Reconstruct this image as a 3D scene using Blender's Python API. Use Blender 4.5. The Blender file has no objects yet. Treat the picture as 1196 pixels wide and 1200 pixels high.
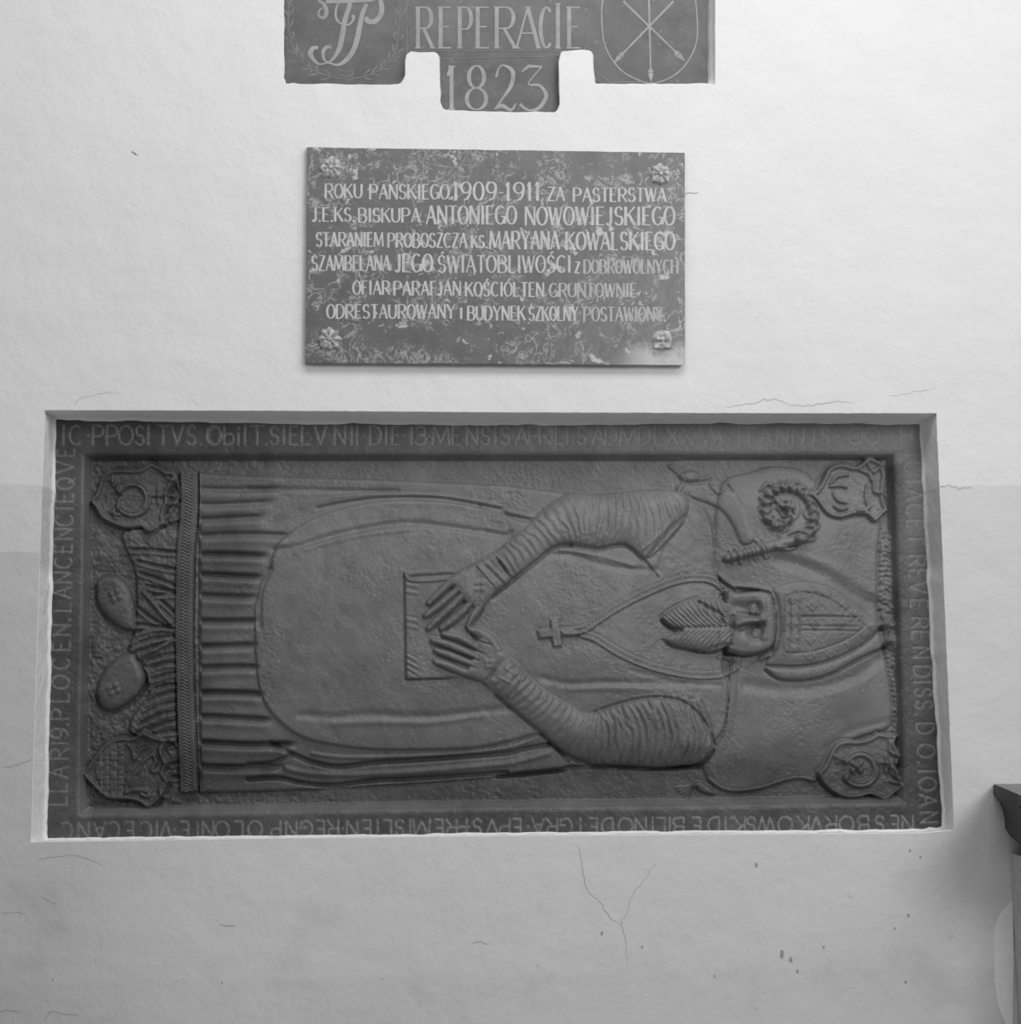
import bpy, math, random
import numpy as np
from mathutils import Vector, Matrix
from mathutils.geometry import tessellate_polygon, delaunay_2d_cdt

# ---------------------------------------------------------------- camera
SC = bpy.context.scene
COL = SC.collection
F, CX, CY, DIST, EYE = 1800.0, 598.0, 600.0, 3.57, 1.35
yaw, pitch, roll = [math.radians(a) for a in (3.0726, 6.985, 0.3913)]
R1 = np.array([[math.cos(roll), 0, math.sin(roll)], [0, 1, 0], [-math.sin(roll), 0, math.cos(roll)]])
R2 = np.array([[1, 0, 0], [0, math.cos(pitch), -math.sin(pitch)], [0, math.sin(pitch), math.cos(pitch)]])
R3 = np.array([[math.cos(yaw), math.sin(yaw), 0], [-math.sin(yaw), math.cos(yaw), 0], [0, 0, 1]])
RC = R3 @ R2 @ R1
cam_d = bpy.data.cameras.new('camera'); cam = bpy.data.objects.new('camera', cam_d); COL.objects.link(cam)
cam_d.sensor_fit = 'HORIZONTAL'; cam_d.sensor_width = 36; cam_d.lens = F / 1196 * 36
ri, fw, up = RC[:, 0], RC[:, 1], RC[:, 2]
m = Matrix.Identity(4)
for i in range(3):
    m[i][0] = ri[i]; m[i][1] = up[i]; m[i][2] = -fw[i]
m[0][3], m[1][3], m[2][3] = 0, -DIST, EYE
cam.matrix_world = m
SC.camera = cam

# ---------------------------------------------------------------- light and exposure
SC.view_settings.view_transform = 'Standard'; SC.view_settings.look = 'None'
SC.view_settings.exposure = 0.0; SC.view_settings.gamma = 1.0; SC.view_settings.use_curve_mapping = False
world = bpy.data.worlds.new('world'); SC.world = world; world.use_nodes = True
world.node_tree.nodes['Background'].inputs[0].default_value = (1, 1, 1, 1)
world.node_tree.nodes['Background'].inputs[1].default_value = 0.10


def area(name, loc, aim, sx, sy, power):
    d = bpy.data.lights.new(name, 'AREA'); d.shape = 'RECTANGLE'; d.size = sx; d.size_y = sy; d.energy = power
    o = bpy.data.objects.new(name, d); COL.objects.link(o); o.location = loc
    o.rotation_euler = (Vector(aim) - Vector(loc)).to_track_quat('-Z', 'Y').to_euler()
    return o


area('window_light', (2.9, -2.4, 3.7), (0.7, 0, 1.6), 1.6, 2.0, 27)
area('high_light', (0.4, -1.9, 4.3), (0.3, 0, 1.3), 2.2, 1.0, 44)
area('sheen_fill', (2.1, -4.2, 3.0), (0.6, 0, 1.8), 1.8, 1.4, 60)  # added lamp for sheen and frontal fill, not a known window
area('left_fill', (-2.1, -2.2, 2.8), (0.6, 0, 1.4), 1.2, 1.6, 8)  # added fill from the left to lift the right reveal


# ---------------------------------------------------------------- helpers
def P(px, py, y=0.0):
    """world point where the sight line through a photo pixel meets the plane at depth y"""
    px = np.asarray(px, float); py = np.asarray(py, float)
    d = [RC[i, 0] * (px - CX) / F + RC[i, 1] - RC[i, 2] * (py - CY) / F for i in range(3)]
    t = (y + DIST) / d[1]
    return np.stack([d[0] * t, np.zeros_like(t) + y, EYE + d[2] * t], -1)


def tag(o, label=None, cat=None, group=None, kind=None):
    if label: o['label'] = label
    if cat: o['category'] = cat
    if group: o['group'] = group
    if kind: o['kind'] = kind
    return o


def empty(name, loc):
    o = bpy.data.objects.new(name, None); COL.objects.link(o); o.location = loc; o.empty_display_size = .05
    return o


def link(name, verts, faces, mat, parent=None, smooth=False, origin=None):
    me = bpy.data.meshes.new(name)
    v = np.asarray(verts, float).reshape(-1, 3)
    off = np.array(parent.location) if parent is not None and parent.parent is None else np.zeros(3)
    if parent is not None and parent.parent is not None:
        off = np.array(parent.parent.location)
    me.from_pydata((v - off).tolist(), [], [tuple(int(i) for i in f) for f in faces])
    if smooth:
        me.polygons.foreach_set('use_smooth', np.ones(len(me.polygons), bool))
    me.materials.append(mat); me.update()
    o = bpy.data.objects.new(name, me); COL.objects.link(o)
    if parent is not None: o.parent = parent
    return o


def cr(pts, n=8, closed=False):
    """Catmull-Rom through points"""
    p = np.asarray(pts, float); N = len(p)
    if N < 3: return p
    out = []
    rng = range(N if closed else N - 1)
    for i in rng:
        if closed:
            a, b, c, d = p[(i - 1) % N], p[i], p[(i + 1) % N], p[(i + 2) % N]
        else:
            a, b, c, d = p[max(i - 1, 0)], p[i], p[i + 1], p[min(i + 2, N - 1)]
        for k in range(n):
            t = k / n
            out.append(.5 * ((2 * b) + (c - a) * t + (2 * a - 5 * b + 4 * c - d) * t * t + (3 * b - a - 3 * c + d) * t ** 3))
    if not closed: out.append(p[-1])
    return np.array(out)


# ---------------------------------------------------------------- materials
def mat(name, col, rough=.8, spec=.3):
    mt = bpy.data.materials.new(name); mt.use_nodes = True
    b = mt.node_tree.nodes['Principled BSDF']
    b.inputs['Base Color'].default_value = (col, col, col, 1); b.inputs['Roughness'].default_value = rough
    b.inputs['Specular IOR Level'].default_value = spec
    return mt, mt.node_tree, b


def node(nt, t, **kw):
    n = nt.nodes.new(t)
    for k, v in kw.items():
        if k in n.inputs: n.inputs[k].default_value = v
        else: setattr(n, k, v)
    return n


def noise(nt, scale, detail=4, rough=.55, vec=None):
    n = node(nt, 'ShaderNodeTexNoise', Scale=scale, Detail=detail, Roughness=rough)
    if vec is None:
        g = nt.nodes.get('Geo') or node(nt, 'ShaderNodeNewGeometry', name='Geo'); vec = g.outputs['Position']
    nt.links.new(vec, n.inputs['Vector'])
    return n.outputs['Fac']


def ramp(nt, src, a, b, va=0., vb=1.):
    n = node(nt, 'ShaderNodeMapRange'); n.interpolation_type = 'SMOOTHSTEP'
    for i, v in enumerate((a, b, va, vb)): n.inputs[i + 1].default_value = v
    nt.links.new(src, n.inputs[0]); return n.outputs[0]


def mth(nt, op, a, b=None):
    n = node(nt, 'ShaderNodeMath', operation=op)
    for i, v in enumerate((a, b)):
        if v is None: continue
        if isinstance(v, (int, float)): n.inputs[i].default_value = v
        else: nt.links.new(v, n.inputs[i])
    return n.outputs[0]


def bump(nt, bsdf, hs, dist):
    n = node(nt, 'ShaderNodeBump', Strength=1.0, Distance=dist); nt.links.new(hs, n.inputs['Height'])
    nt.links.new(n.outputs[0], bsdf.inputs['Normal'])


def setcol(nt, bsdf, v):
    c = node(nt, 'ShaderNodeCombineColor')
    for i in range(3): nt.links.new(v, c.inputs[i])
    nt.links.new(c.outputs[0], bsdf.inputs['Base Color'])


def attr(nt, name):
    return node(nt, 'ShaderNodeAttribute', attribute_name=name).outputs['Fac']


# limewashed plaster, darker in steps towards the bottom and lower left
M_wall, nt, b = mat('limewashed_plaster', .7, .9, .15)
g = node(nt, 'ShaderNodeNewGeometry', name='Geo'); sx = node(nt, 'ShaderNodeSeparateXYZ'); nt.links.new(g.outputs['Position'], sx.inputs[0])
X_, Z_ = sx.outputs[0], sx.outputs[2]
wob = mth(nt, 'MULTIPLY', noise(nt, 14, 3), .012)
zz = mth(nt, 'ADD', Z_, wob)
z570 = float(P(1140, 569)[2]); z645 = float(P(20, 647)[2]); z1140 = float(P(700, 1141)[2])
lower_tone = ramp(nt, zz, z570 + .006 + .002, z570 + .006 - .002)
left = ramp(nt, X_, -.5, -.9)
left_tone = mth(nt, 'MULTIPLY', ramp(nt, zz, z645 + .008, z645 + .004), left)
low = ramp(nt, zz, z1140 + .02, z1140 - .01)
v = mth(nt, 'SUBTRACT', .785, mth(nt, 'MULTIPLY', lower_tone, .085))
v = mth(nt, 'SUBTRACT', v, mth(nt, 'MULTIPLY', left_tone, .10))
v = mth(nt, 'SUBTRACT', v, mth(nt, 'MULTIPLY', low, .03))
v = mth(nt, 'ADD', v, mth(nt, 'MULTIPLY', mth(nt, 'SUBTRACT', noise(nt, 2.2, 5), .5), .10))
v = mth(nt, 'ADD', v, mth(nt, 'MULTIPLY', mth(nt, 'SUBTRACT', noise(nt, 60, 4), .5), .05))
# flaking spots low on the wall
sp = mth(nt, 'MULTIPLY', ramp(nt, noise(nt, 42, 4, .65), .63, .70), ramp(nt, noise(nt, 3.1, 2), .48, .60))
spz = ramp(nt, Z_, 1.02, .9)
v = mth(nt, 'SUBTRACT', v, mth(nt, 'MULTIPLY', mth(nt, 'MULTIPLY', sp, spz), .16))
v = mth(nt, 'SUBTRACT', v, mth(nt, 'MULTIPLY', mth(nt, 'MULTIPLY', ramp(nt, noise(nt, 5, 4, .6), .52, .68), spz), .05))
setcol(nt, b, v)
hh = mth(nt, 'ADD', mth(nt, 'MULTIPLY', noise(nt, 9, 3), 1.2), mth(nt, 'MULTIPLY', noise(nt, 90, 3), .13))
bump(nt, b, hh, .006)

M_reveal, nt, b = mat('reveal_plaster', .62, .85, .2)
v = mth(nt, 'ADD', .48, mth(nt, 'MULTIPLY', mth(nt, 'SUBTRACT', noise(nt, 40, 4), .5), .25)); setcol(nt, b, v)
bump(nt, b, noise(nt, 60, 4), .004)
M_white, nt, b = mat('fresh_white_plaster', .8, .9, .15)
sx2 = node(nt, 'ShaderNodeSeparateXYZ'); g2 = node(nt, 'ShaderNodeNewGeometry', name='Geo'); nt.links.new(g2.outputs['Position'], sx2.inputs[0])
v = mth(nt, 'ADD', .86, mth(nt, 'MULTIPLY', mth(nt, 'SUBTRACT', noise(nt, 24, 5, .65), .5), .22))
band = mth(nt, 'MULTIPLY', ramp(nt, sx2.outputs[2], z570, z570 - .004), ramp(nt, sx2.outputs[2], z645 - .05, z645 - .02))
v = mth(nt, 'SUBTRACT', v, mth(nt, 'MULTIPLY', band, .16)); setcol(nt, b, v)
bump(nt, b, noise(nt, 45, 4), .003)
M_patch, nt, b = mat('bare_lightened_plaster', .8, .9, .1)
v = mth(nt, 'ADD', .86, mth(nt, 'MULTIPLY', mth(nt, 'SUBTRACT', noise(nt, 50, 4), .5), .2)); setcol(nt, b, v)  # extra paleness stands in for unshadowed light
M_crack = mat('crack_dirt', .36, .95, .05)[0]
M_floor, nt, b = mat('floor_stone', .22, .7, .3)
v = mth(nt, 'ADD', .42, mth(nt, 'MULTIPLY', noise(nt, 5, 4), .12)); setcol(nt, b, v)

# dark carved stone
M_stone, nt, b = mat('dark_carved_stone', .1, .5, .5)
ink = attr(nt, 'chalk')
base = mth(nt, 'ADD', mth(nt, 'ADD', .058, mth(nt, 'MULTIPLY', attr(nt, 'wear_and_light'), .155)), mth(nt, 'MULTIPLY', mth(nt, 'SUBTRACT', noise(nt, 6, 5), .5), .045))
base = mth(nt, 'ADD', base, mth(nt, 'MULTIPLY', mth(nt, 'SUBTRACT', noise(nt, 160, 3, .7), .5), .06))
base = mth(nt, 'ADD', base, mth(nt, 'MULTIPLY', mth(nt, 'SUBTRACT', noise(nt, 24, 4, .6), .5), .04))
base = mth(nt, 'ADD', base, mth(nt, 'MULTIPLY', mth(nt, 'MULTIPLY', ramp(nt, noise(nt, 110, 4, .7), .62, .72), ramp(nt, noise(nt, 9, 3), .48, .62)), .09))
inkn = mth(nt, 'MULTIPLY', ink, ramp(nt, noise(nt, 130, 3), .3, .62, .35, 1.0))
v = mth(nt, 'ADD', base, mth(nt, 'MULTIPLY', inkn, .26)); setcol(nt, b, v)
rg = mth(nt, 'ADD', .42, mth(nt, 'MULTIPLY', noise(nt, 30, 3), .14)); nt.links.new(rg, b.inputs['Roughness'])
bump(nt, b, mth(nt, 'ADD', noise(nt, 220, 3), mth(nt, 'MULTIPLY', noise(nt, 70, 3), .8)), .0008)

# veined marble of the plaque
M_marble, nt, b = mat('mottled_marble', .15, .38, .7)
base = mth(nt, 'ADD', .125, mth(nt, 'MULTIPLY', mth(nt, 'SUBTRACT', noise(nt, 14, 5), .5), .10))
wv = node(nt, 'ShaderNodeTexNoise', Scale=26., Detail=6., Roughness=.65, Distortion=1.1)
nt.links.new(nt.nodes['Geo'].outputs['Position'], wv.inputs['Vector'])
ve = mth(nt, 'ABSOLUTE', mth(nt, 'SUBTRACT', wv.outputs['Fac'], .5))
vein = mth(nt, 'MULTIPLY', ramp(nt, ve, .030, .004), ramp(nt, noise(nt, 17, 3), .44, .56))
spot = ramp(nt, noise(nt, 30, 5, .68), .60, .635)
spot = mth(nt, 'MULTIPLY', spot, ramp(nt, noise(nt, 8, 2), .42, .56))
fine = mth(nt, 'MULTIPLY', ramp(nt, noise(nt, 150, 3, .6), .60, .72), .5)
mx = mth(nt, 'MAXIMUM', mth(nt, 'MAXIMUM', mth(nt, 'MULTIPLY', vein, .75), spot), mth(nt, 'MULTIPLY', fine, .5))
sxp = node(nt, 'ShaderNodeSeparateXYZ'); nt.links.new(nt.nodes['Geo'].outputs['Position'], sxp.inputs[0])
cr0 = P(775, 421, 0.); wobn = mth(nt, 'MULTIPLY', mth(nt, 'SUBTRACT', noise(nt, 22, 4, .7), .5), .10)
sm_z = ramp(nt, mth(nt, 'ADD', sxp.outputs[2], wobn), float(cr0[2]) + .045, float(cr0[2]) - .004)
sm_x = ramp(nt, sxp.outputs[0], float(cr0[0]) - .13, float(cr0[0]) - .02)
mx = mth(nt, 'MAXIMUM', mx, mth(nt, 'MULTIPLY', sm_z, sm_x))     # lime smeared over the lower right corner
v = mth(nt, 'ADD', base, mth(nt, 'MULTIPLY', mx, .34)); setcol(nt, b, v)
bump(nt, b, noise(nt, 40, 2), .001)

M_gilt, nt, b = mat('worn_pale_lettering', .5, .55, .4)
v = mth(nt, 'ADD', .34, mth(nt, 'MULTIPLY', noise(nt, 60, 4), .36)); setcol(nt, b, v)
M_faint, nt, b = mat('faded_pale_lettering', .3, .55, .4)
v = mth(nt, 'ADD', .27, mth(nt, 'MULTIPLY', noise(nt, 60, 4), .32)); setcol(nt, b, v)
M_ros, nt, b = mat('corroded_rosette_metal', .3, .5, .5)
v = mth(nt, 'ADD', .27, mth(nt, 'MULTIPLY', ramp(nt, noise(nt, 70, 4), .35, .65), .32)); setcol(nt, b, v)
bump(nt, b, noise(nt, 200, 3), .0015)

# painted dark tablet
M_board, nt, b = mat('dark_painted_stone', .08, .4, .5)
v = mth(nt, 'ADD', .075, mth(nt, 'MULTIPLY', mth(nt, 'SUBTRACT', noise(nt, 11, 5, .65), .45), .13))
v = mth(nt, 'ADD', v, mth(nt, 'MULTIPLY', ramp(nt, noise(nt, 60, 5, .72), .58, .72), .10))
v = mth(nt, 'ADD', v, mth(nt, 'MULTIPLY', mth(nt, 'SUBTRACT', noise(nt, 28, 5, .7), .5), .09)); setcol(nt, b, v)
M_paint, nt, b = mat('pale_letter_paint', .4, .6, .3)
v = mth(nt, 'ADD', .20, mth(nt, 'MULTIPLY', noise(nt, 50, 4), .26)); setcol(nt, b, v)
M_paint2, nt, b = mat('thin_dull_paint', .2, .6, .3)
v = mth(nt, 'ADD', .08, mth(nt, 'MULTIPLY', noise(nt, 50, 4), .22)); setcol(nt, b, v)
M_ledge, nt, b = mat('black_ledge_stone', .05, .6, .2)
v = mth(nt, 'ADD', .03, mth(nt, 'MULTIPLY', noise(nt, 30, 4), .03)); setcol(nt, b, v)
M_ltop, nt, b = mat('pale_ledge_top', .3, .7, .2)  # ledge top paler than the stone below it
v = mth(nt, 'ADD', .20, mth(nt, 'MULTIPLY', noise(nt, 30, 4), .1)); setcol(nt, b, v)

# ---------------------------------------------------------------- numpy noise and geometry
RNG = np.random.default_rng(7)


def vnoise(shape, cell, seed=0):
    r = np.random.default_rng(seed)
    ny, nx = shape; gy, gx = int(ny / cell) + 3, int(nx / cell) + 3
    G = r.random((gy, gx)) - .5
    y = np.arange(ny) / cell; x = np.arange(nx) / cell
    yi, xi = y.astype(int), x.astype(int); fy, fx = y - yi, x - xi
    fy = (fy * fy * (3 - 2 * fy))[:, None]; fx = (fx * fx * (3 - 2 * fx))[None, :]
    a = G[yi][:, xi]; b_ = G[yi][:, xi + 1]; c = G[yi + 1][:, xi]; d = G[yi + 1][:, xi + 1]
    return (a * (1 - fx) + b_ * fx) * (1 - fy) + (c * (1 - fx) + d * fx) * fy


X0, Y0, X1, Y1, ST = 44.0, 484.0, 1116.0, 990.0, 1.0
gx = np.arange(X0, X1 + .01, ST); gy = np.arange(Y0, Y1 + .01, ST)
GX, GY = np.meshgrid(gx, gy)
H = np.zeros_like(GX); INK = np.zeros_like(GX); LAB = np.zeros(GX.shape, int)
WEAR_AND_LIGHT = np.zeros_like(GX)      # tone map: border coating rubbed off, sheen falloff and chamfer light painted in


def win(pts, pad):
    p = np.asarray(pts, float)
    a = max(int((p[:, 0].min() - pad - X0) / ST), 0); b_ = min(int((p[:, 0].max() + pad - X0) / ST) + 2, GX.shape[1])
    c = max(int((p[:, 1].min() - pad - Y0) / ST), 0); d = min(int((p[:, 1].max() + pad - Y0) / ST) + 2, GX.shape[0])
    return slice(c, max(d, c)), slice(a, max(b_, a))


def pdist(x, y, pts, closed=False):
    """distance, arc length and signed side to a polyline"""
    p = np.asarray(pts, float)
    if closed: p = np.vstack([p, p[:1]])
    best = np.full(x.shape, 1e9); arc = np.zeros(x.shape); side = np.zeros(x.shape); s = 0.
    for a, c in zip(p[:-1], p[1:]):
        d = c - a; L = math.hypot(*d)
        if L < 1e-6: continue
        t = np.clip(((x - a[0]) * d[0] + (y - a[1]) * d[1]) / L ** 2, 0, 1)
        q = np.hypot(x - a[0] - t * d[0], y - a[1] - t * d[1])
        mk = q < best
        best = np.where(mk, q, best); arc = np.where(mk, s + t * L, arc)
        cr_ = (d[0] * (y - a[1]) - d[1] * (x - a[0])) / L
        side = np.where(mk, cr_, side); s += L
    return best, arc, side


def inside(x, y, pts):
    p = np.asarray(pts, float); r = np.zeros(x.shape, bool)
    for a, c in zip(p, np.roll(p, -1, 0)):
        if a[1] == c[1]: continue
        k = ((a[1] > y) != (c[1] > y)) & (x < (c[0] - a[0]) * (y - a[1]) / (c[1] - a[1]) + a[0])
        r ^= k
    return r


def sd(pts, pad=1):
    w = win(pts, pad); x, y = GX[w], GY[w]
    d = pdist(x, y, pts, True)[0]; ins = inside(x, y, pts)
    return w, np.where(ins, d, -d)


def blur(a, r):
    for ax in (0, 1):
        for _ in range(2):
            n = a.shape[ax]; p = np.concatenate([np.repeat(a.take([0], ax), r, ax), a, np.repeat(a.take([-1], ax), r, ax)], ax)
            c = np.cumsum(np.concatenate([np.zeros_like(p.take([0], ax)), p], ax), ax)
            a = (c.take(range(2 * r + 1, 2 * r + 1 + n), ax) - c.take(range(0, n), ax)) / (2 * r + 1)
    return a


def rnd(t): t = np.clip(t, 0, 1); return np.sqrt(1 - (1 - t) ** 2)
def smo(t): t = np.clip(t, 0, 1); return t * t * (3 - 2 * t)


def dome(pts, h, w_, prof=rnd, lab=None, flat=None, keep=0.0, grow=0.):
    """raise the inside of a polygon; flat sets the level it rises from, else it adds"""
    w, s = sd(pts, 2 + grow); s = s + grow; k = s > 0
    r = h * prof(s / w_)
    if flat is None: H[w] += np.where(k, r, 0)
    else: H[w] = np.where(k, flat + r + keep * (H[w] - flat), H[w])
    if lab is not None: LAB[w][k] = lab
    return w, s


def tube(line, wd, h, mode='add', lab=None, prof=rnd, floor_=None, taper=None):
    """rounded ridge (h>0) or groove (h<0) along a line, wd = half width"""
    w = win(line, wd + 2); x, y = GX[w], GY[w]
    d, arc, _ = pdist(x, y, line)
    ww = wd
    if taper is not None:
        L = arc.max() if arc.size else 1; t = arc / max(L, 1e-6)
        ww = wd * np.interp(t, np.linspace(0, 1, len(taper)), taper) + 1e-3
    k = d < ww; r = h * prof(1 - d / ww)
    if mode == 'add': H[w] += np.where(k, r, 0)
    elif mode == 'max': H[w] = np.where(k, np.maximum(H[w], (floor_[w] if isinstance(floor_, np.ndarray) else floor_) + r), H[w])
    if lab is not None: LAB[w][k] = lab
    return w


def step(line, h, fall, sgn=1, ramp_=1.2):
    """cloth edge: raised on one side of the line with a falloff, nothing on the other"""
    w = win(line, fall * 3); x, y = GX[w], GY[w]
    d, arc, s = pdist(x, y, line); L = arc.max()
    s = s * sgn
    e = smo(arc / 25) * smo((L - arc) / 25)
    H[w] += h * np.exp(-np.maximum(s, 0) / fall) * smo((s + ramp_) / (2 * ramp_)) * (d < fall * 3) * e
    H[w] -= .35 * h * np.exp(-np.maximum(-s, 0) / 3.) * (s < 0) * (d < 9) * e


def Z(x0, y0, s):
    return lambda *p: [(x0 + a / s, y0 + b_ / s) for a, b_ in p]


zA, zB = Z(30, 470, 3.987), Z(30, 720, 3.987)
zC, zD = Z(290, 470, 3.987), Z(290, 720, 3.987)
zE, zF = Z(560, 470, 3.987), Z(560, 720, 3.987)
zG, zH = Z(830, 470, 3.987), Z(830, 720, 3.987)
zK, zL = Z(450, 620, 5.98), Z(740, 640, 5.98)

NAMES = {0: 'background_field', 1: 'inscribed_border', 2: 'pillow', 3: 'robe', 4: 'chasuble', 5: 'sleeve', 6: 'sleeve',
         7: 'hand', 8: 'hand', 9: 'book', 10: 'neck_chain', 11: 'pectoral_cross', 12: 'face', 13: 'beard', 14: 'mitre',
         15: 'lappet', 16: 'crosier', 17: 'heraldic_shield', 18: 'heraldic_shield', 19: 'heraldic_shield', 20: 'heraldic_shield',
         21: 'shoe', 22: 'shoe', 23: 'fringe', 24: 'hem_folds', 25: 'pillow_tassel', 26: 'crosier_staff', 27: 'hood', 28: 'shield_charge',
         29: 'shield_charge', 30: 'shield_charge', 31: 'shield_charge', 32: 'cuff', 33: 'cuff', 34: 'shoe_rosette', 35: 'shoe_rosette', 36: 'pillow_tassel',
         37: 'brick_tower'}

# ---- field, rough tooling
n_f = vnoise(H.shape, 3, 1) + .7 * vnoise(H.shape, 6, 2) + .5 * vnoise(H.shape, 1.7, 3)
n_m = vnoise(H.shape, 14, 4) + .5 * vnoise(H.shape, 7, 5)
n_l = vnoise(H.shape, 45, 6)
rough_ = np.interp(GX, [230, 420], [1, .22])
H += rough_ * (1.5 * n_f + 1.3 * n_m) + 1.0

# ---- pillow under the head
pil = cr(zG((55, 400), (100, 357), (200, 335), (270, 312), (370, 310), (450, 330), (500, 372), (600, 430), (760, 470), (812, 590), (800, 700), (800, 850)) +
         zH((800, 60), (815, 140), (845, 260), (866, 400), (868, 480), (840, 535), (700, 580), (600, 660), (510, 780), (430, 768), (350, 782), (250, 815), (130, 830), (60, 815), (0, 770)) +
         zF((1050, 690), (1100, 600), (1150, 400), (1180, 200)) + zG((40, 800), (30, 600)), 4, True)
w, s = dome(pil, 4.0, 7, rnd, lab=2, flat=1.0)
H[w] += blur(np.where(s > 6, 8.0 * smo((s - 6) / 60), 0), 9)
# fold of the pillow above the mitre, tuck behind it
for ln, wd, hh_ in ((zG((330, 740), (430, 775), (520, 810), (620, 870), (720, 925), (800, 960)), 13, -3.0),
                    (zG((320, 700), (430, 730), (560, 770), (700, 840), (790, 900)), 9, .8),
                    (zH((180, 330), (330, 350), (520, 340), (700, 280), (800, 210)), 12, -2.5),
                    (zH((150, 240), (140, 400), (110, 560), (60, 700)), 7, 1.4),
                    (zH((560, 620), (640, 560), (760, 520), (850, 500)), 9, -1.3)):
    tube(cr(ln), wd, hh_, prof=smo)
# pillow piping and fringe at the right
tube(cr(zH((500, 778), (430, 766), (350, 780), (250, 813), (130, 828), (60, 813), (0, 768))), 2.2, 1.8)
tube(cr(zG((100, 357), (200, 335), (270, 312), (370, 310), (450, 330), (500, 372))), 1.6, 1.3)
fr = cr(zG((812, 600), (800, 700), (800, 850), (800, 960)) + zH((812, 0), (830, 180), (862, 360), (868, 500)), 6)
w = win(fr, 16); x, y = GX[w], GY[w]; d, arc, sde = pdist(x, y, fr)
k = (sde < 0) & (sde > -15) & (arc > .1)
H[w] += np.where(k, 2.8 + .5 * np.sin(arc * 1.1 + 1.2 * np.sin(sde * .6)) * (d < 14) + 2.2 * n_f[w] + 1.5 * n_m[w], 0)
tube(fr, 2.0, -1.6)
# knots of tassels
for p, lb in ((zE((940, 350), (985, 322), (1030, 330), (1035, 365), (985, 375)), 25), (zF((1015, 790), (1050, 783), (1110, 830), (1100, 845), (1040, 830)), 36)):
    dome(cr(p, 5, True), 4, 5, lab=lb)
for a, b_ in (((1038, 365), (1090, 350)), ((950, 340), (900, 300)), ((965, 372), (940, 420))):
    tube(zE(a, b_), 2.5, 2.2)
for i in range(5): tube(zF((1015, 800), (930 + i * 12, 812 + i * 14)), 1.2, 1.6)
for c_ in (zH((815, 50))[0], zH((835, 128))[0]):
    for i in range(7):
        an = -1.2 + i * .4
        tube([c_, (c_[0] + 12 * math.cos(an), c_[1] + 9 * math.sin(an))], 1.7, 3.0)
    tube([c_, (c_[0] + 4, c_[1])], 4.5, 4)

# ---- hood / cope collar beside the shoulder
hood = cr(zE((930, 425), (935, 385), (1000, 385), (1080, 380)) + zG((20, 385), (80, 400), (150, 470), (190, 600), (205, 655), (155, 668), (110, 575), (60, 508), (0, 475)) + zE((1000, 450)), 5, True)
dome(hood, 3.0, 5, lab=27)
tube(cr(zE((1085, 385), (1130, 430)) + zG((90, 378), (130, 440), (165, 500), (195, 600), (210, 650))), 1.8, 2.0)

# ---- robe: hem to shoulders
robe = zA((805, 330)) + cr(zC((0, 343), (400, 355), (800, 370), (1196, 388)) + zE((250, 405), (540, 430), (800, 410), (930, 422), (1060, 480)), 5).tolist() + \
    cr(zE((1105, 560), (1110, 700), (1125, 800)) + zL((640, 330), (660, 500), (640, 850)) + zF((1175, 330), (1168, 450), (1150, 560), (1105, 640), (1030, 705)), 5).tolist() + \
    cr(zF((850, 725), (420, 730), (0, 768)) + zD((800, 790), (400, 815), (0, 832)) + zB((810, 835)), 4).tolist()
w, s = dome(robe, 4.5, 6, rnd, lab=3, flat=1.2)
H[w] += blur(np.where(s > 4, 10 * smo((s - 4) / 140), 0), 14) + np.where(s > 0, .4 * n_m[w] + .4 * n_l[w], 0)

# horizontal folds of the hem between fringe and chasuble
fold_y = [571.6, 589, 606.7, 626.8, 649.5, 673.5, 697, 726, 755.5, 781.5, 812, 840.5, 870, 897]
fold_e = [330, 320, 310, 340, 312, 306, 300, 302, 300, 304, 308, 318, 345, 330]
fold_s = [1.3, 1.4, 1.8, 2.0, 3.6, 3.6, 2.8, 3.2, 3.4, 3.0, 4.2, 3.4, 4.2, 3.2]
for i, (yy, xe, st_) in enumerate(zip(fold_y, fold_e, fold_s)):
    x, y = GX, GY
    t = smo((x - 233) / 3) * (1 - smo((x - xe + 14) / 20))
    yc = yy + 1.3 * np.sin((x - 233) / 28 + i) + (x - 233) * .012 * (1 if i > 3 else -.2)
    dv = y - yc
    H -= st_ * 2.1 * t * np.exp(-(np.where(dv < 0, dv / 2.6, dv / 4.2)) ** 2)
    H += st_ * .8 * t * np.exp(-((dv - 8.5) / 5.0) ** 2)

# long garment folds above and below the chasuble
tube(cr(zC((0, 408), (200, 412), (500, 418), (700, 420))), 5, -1.8, prof=smo)
def rline(p): return cr(p, 6)
step(rline(zC((100, 540), (205, 503), (320, 460), (500, 433), (700, 428), (900, 437), (1100, 465), (1196, 490)) + zE((120, 502), (280, 540))), 3.0, 10, 1)
tube(rline(zC((330, 500), (480, 470), (650, 452), (900, 455), (1100, 490), (1196, 510)) + zE((120, 530), (250, 557))), 3.5, -2.4, prof=smo)

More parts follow.
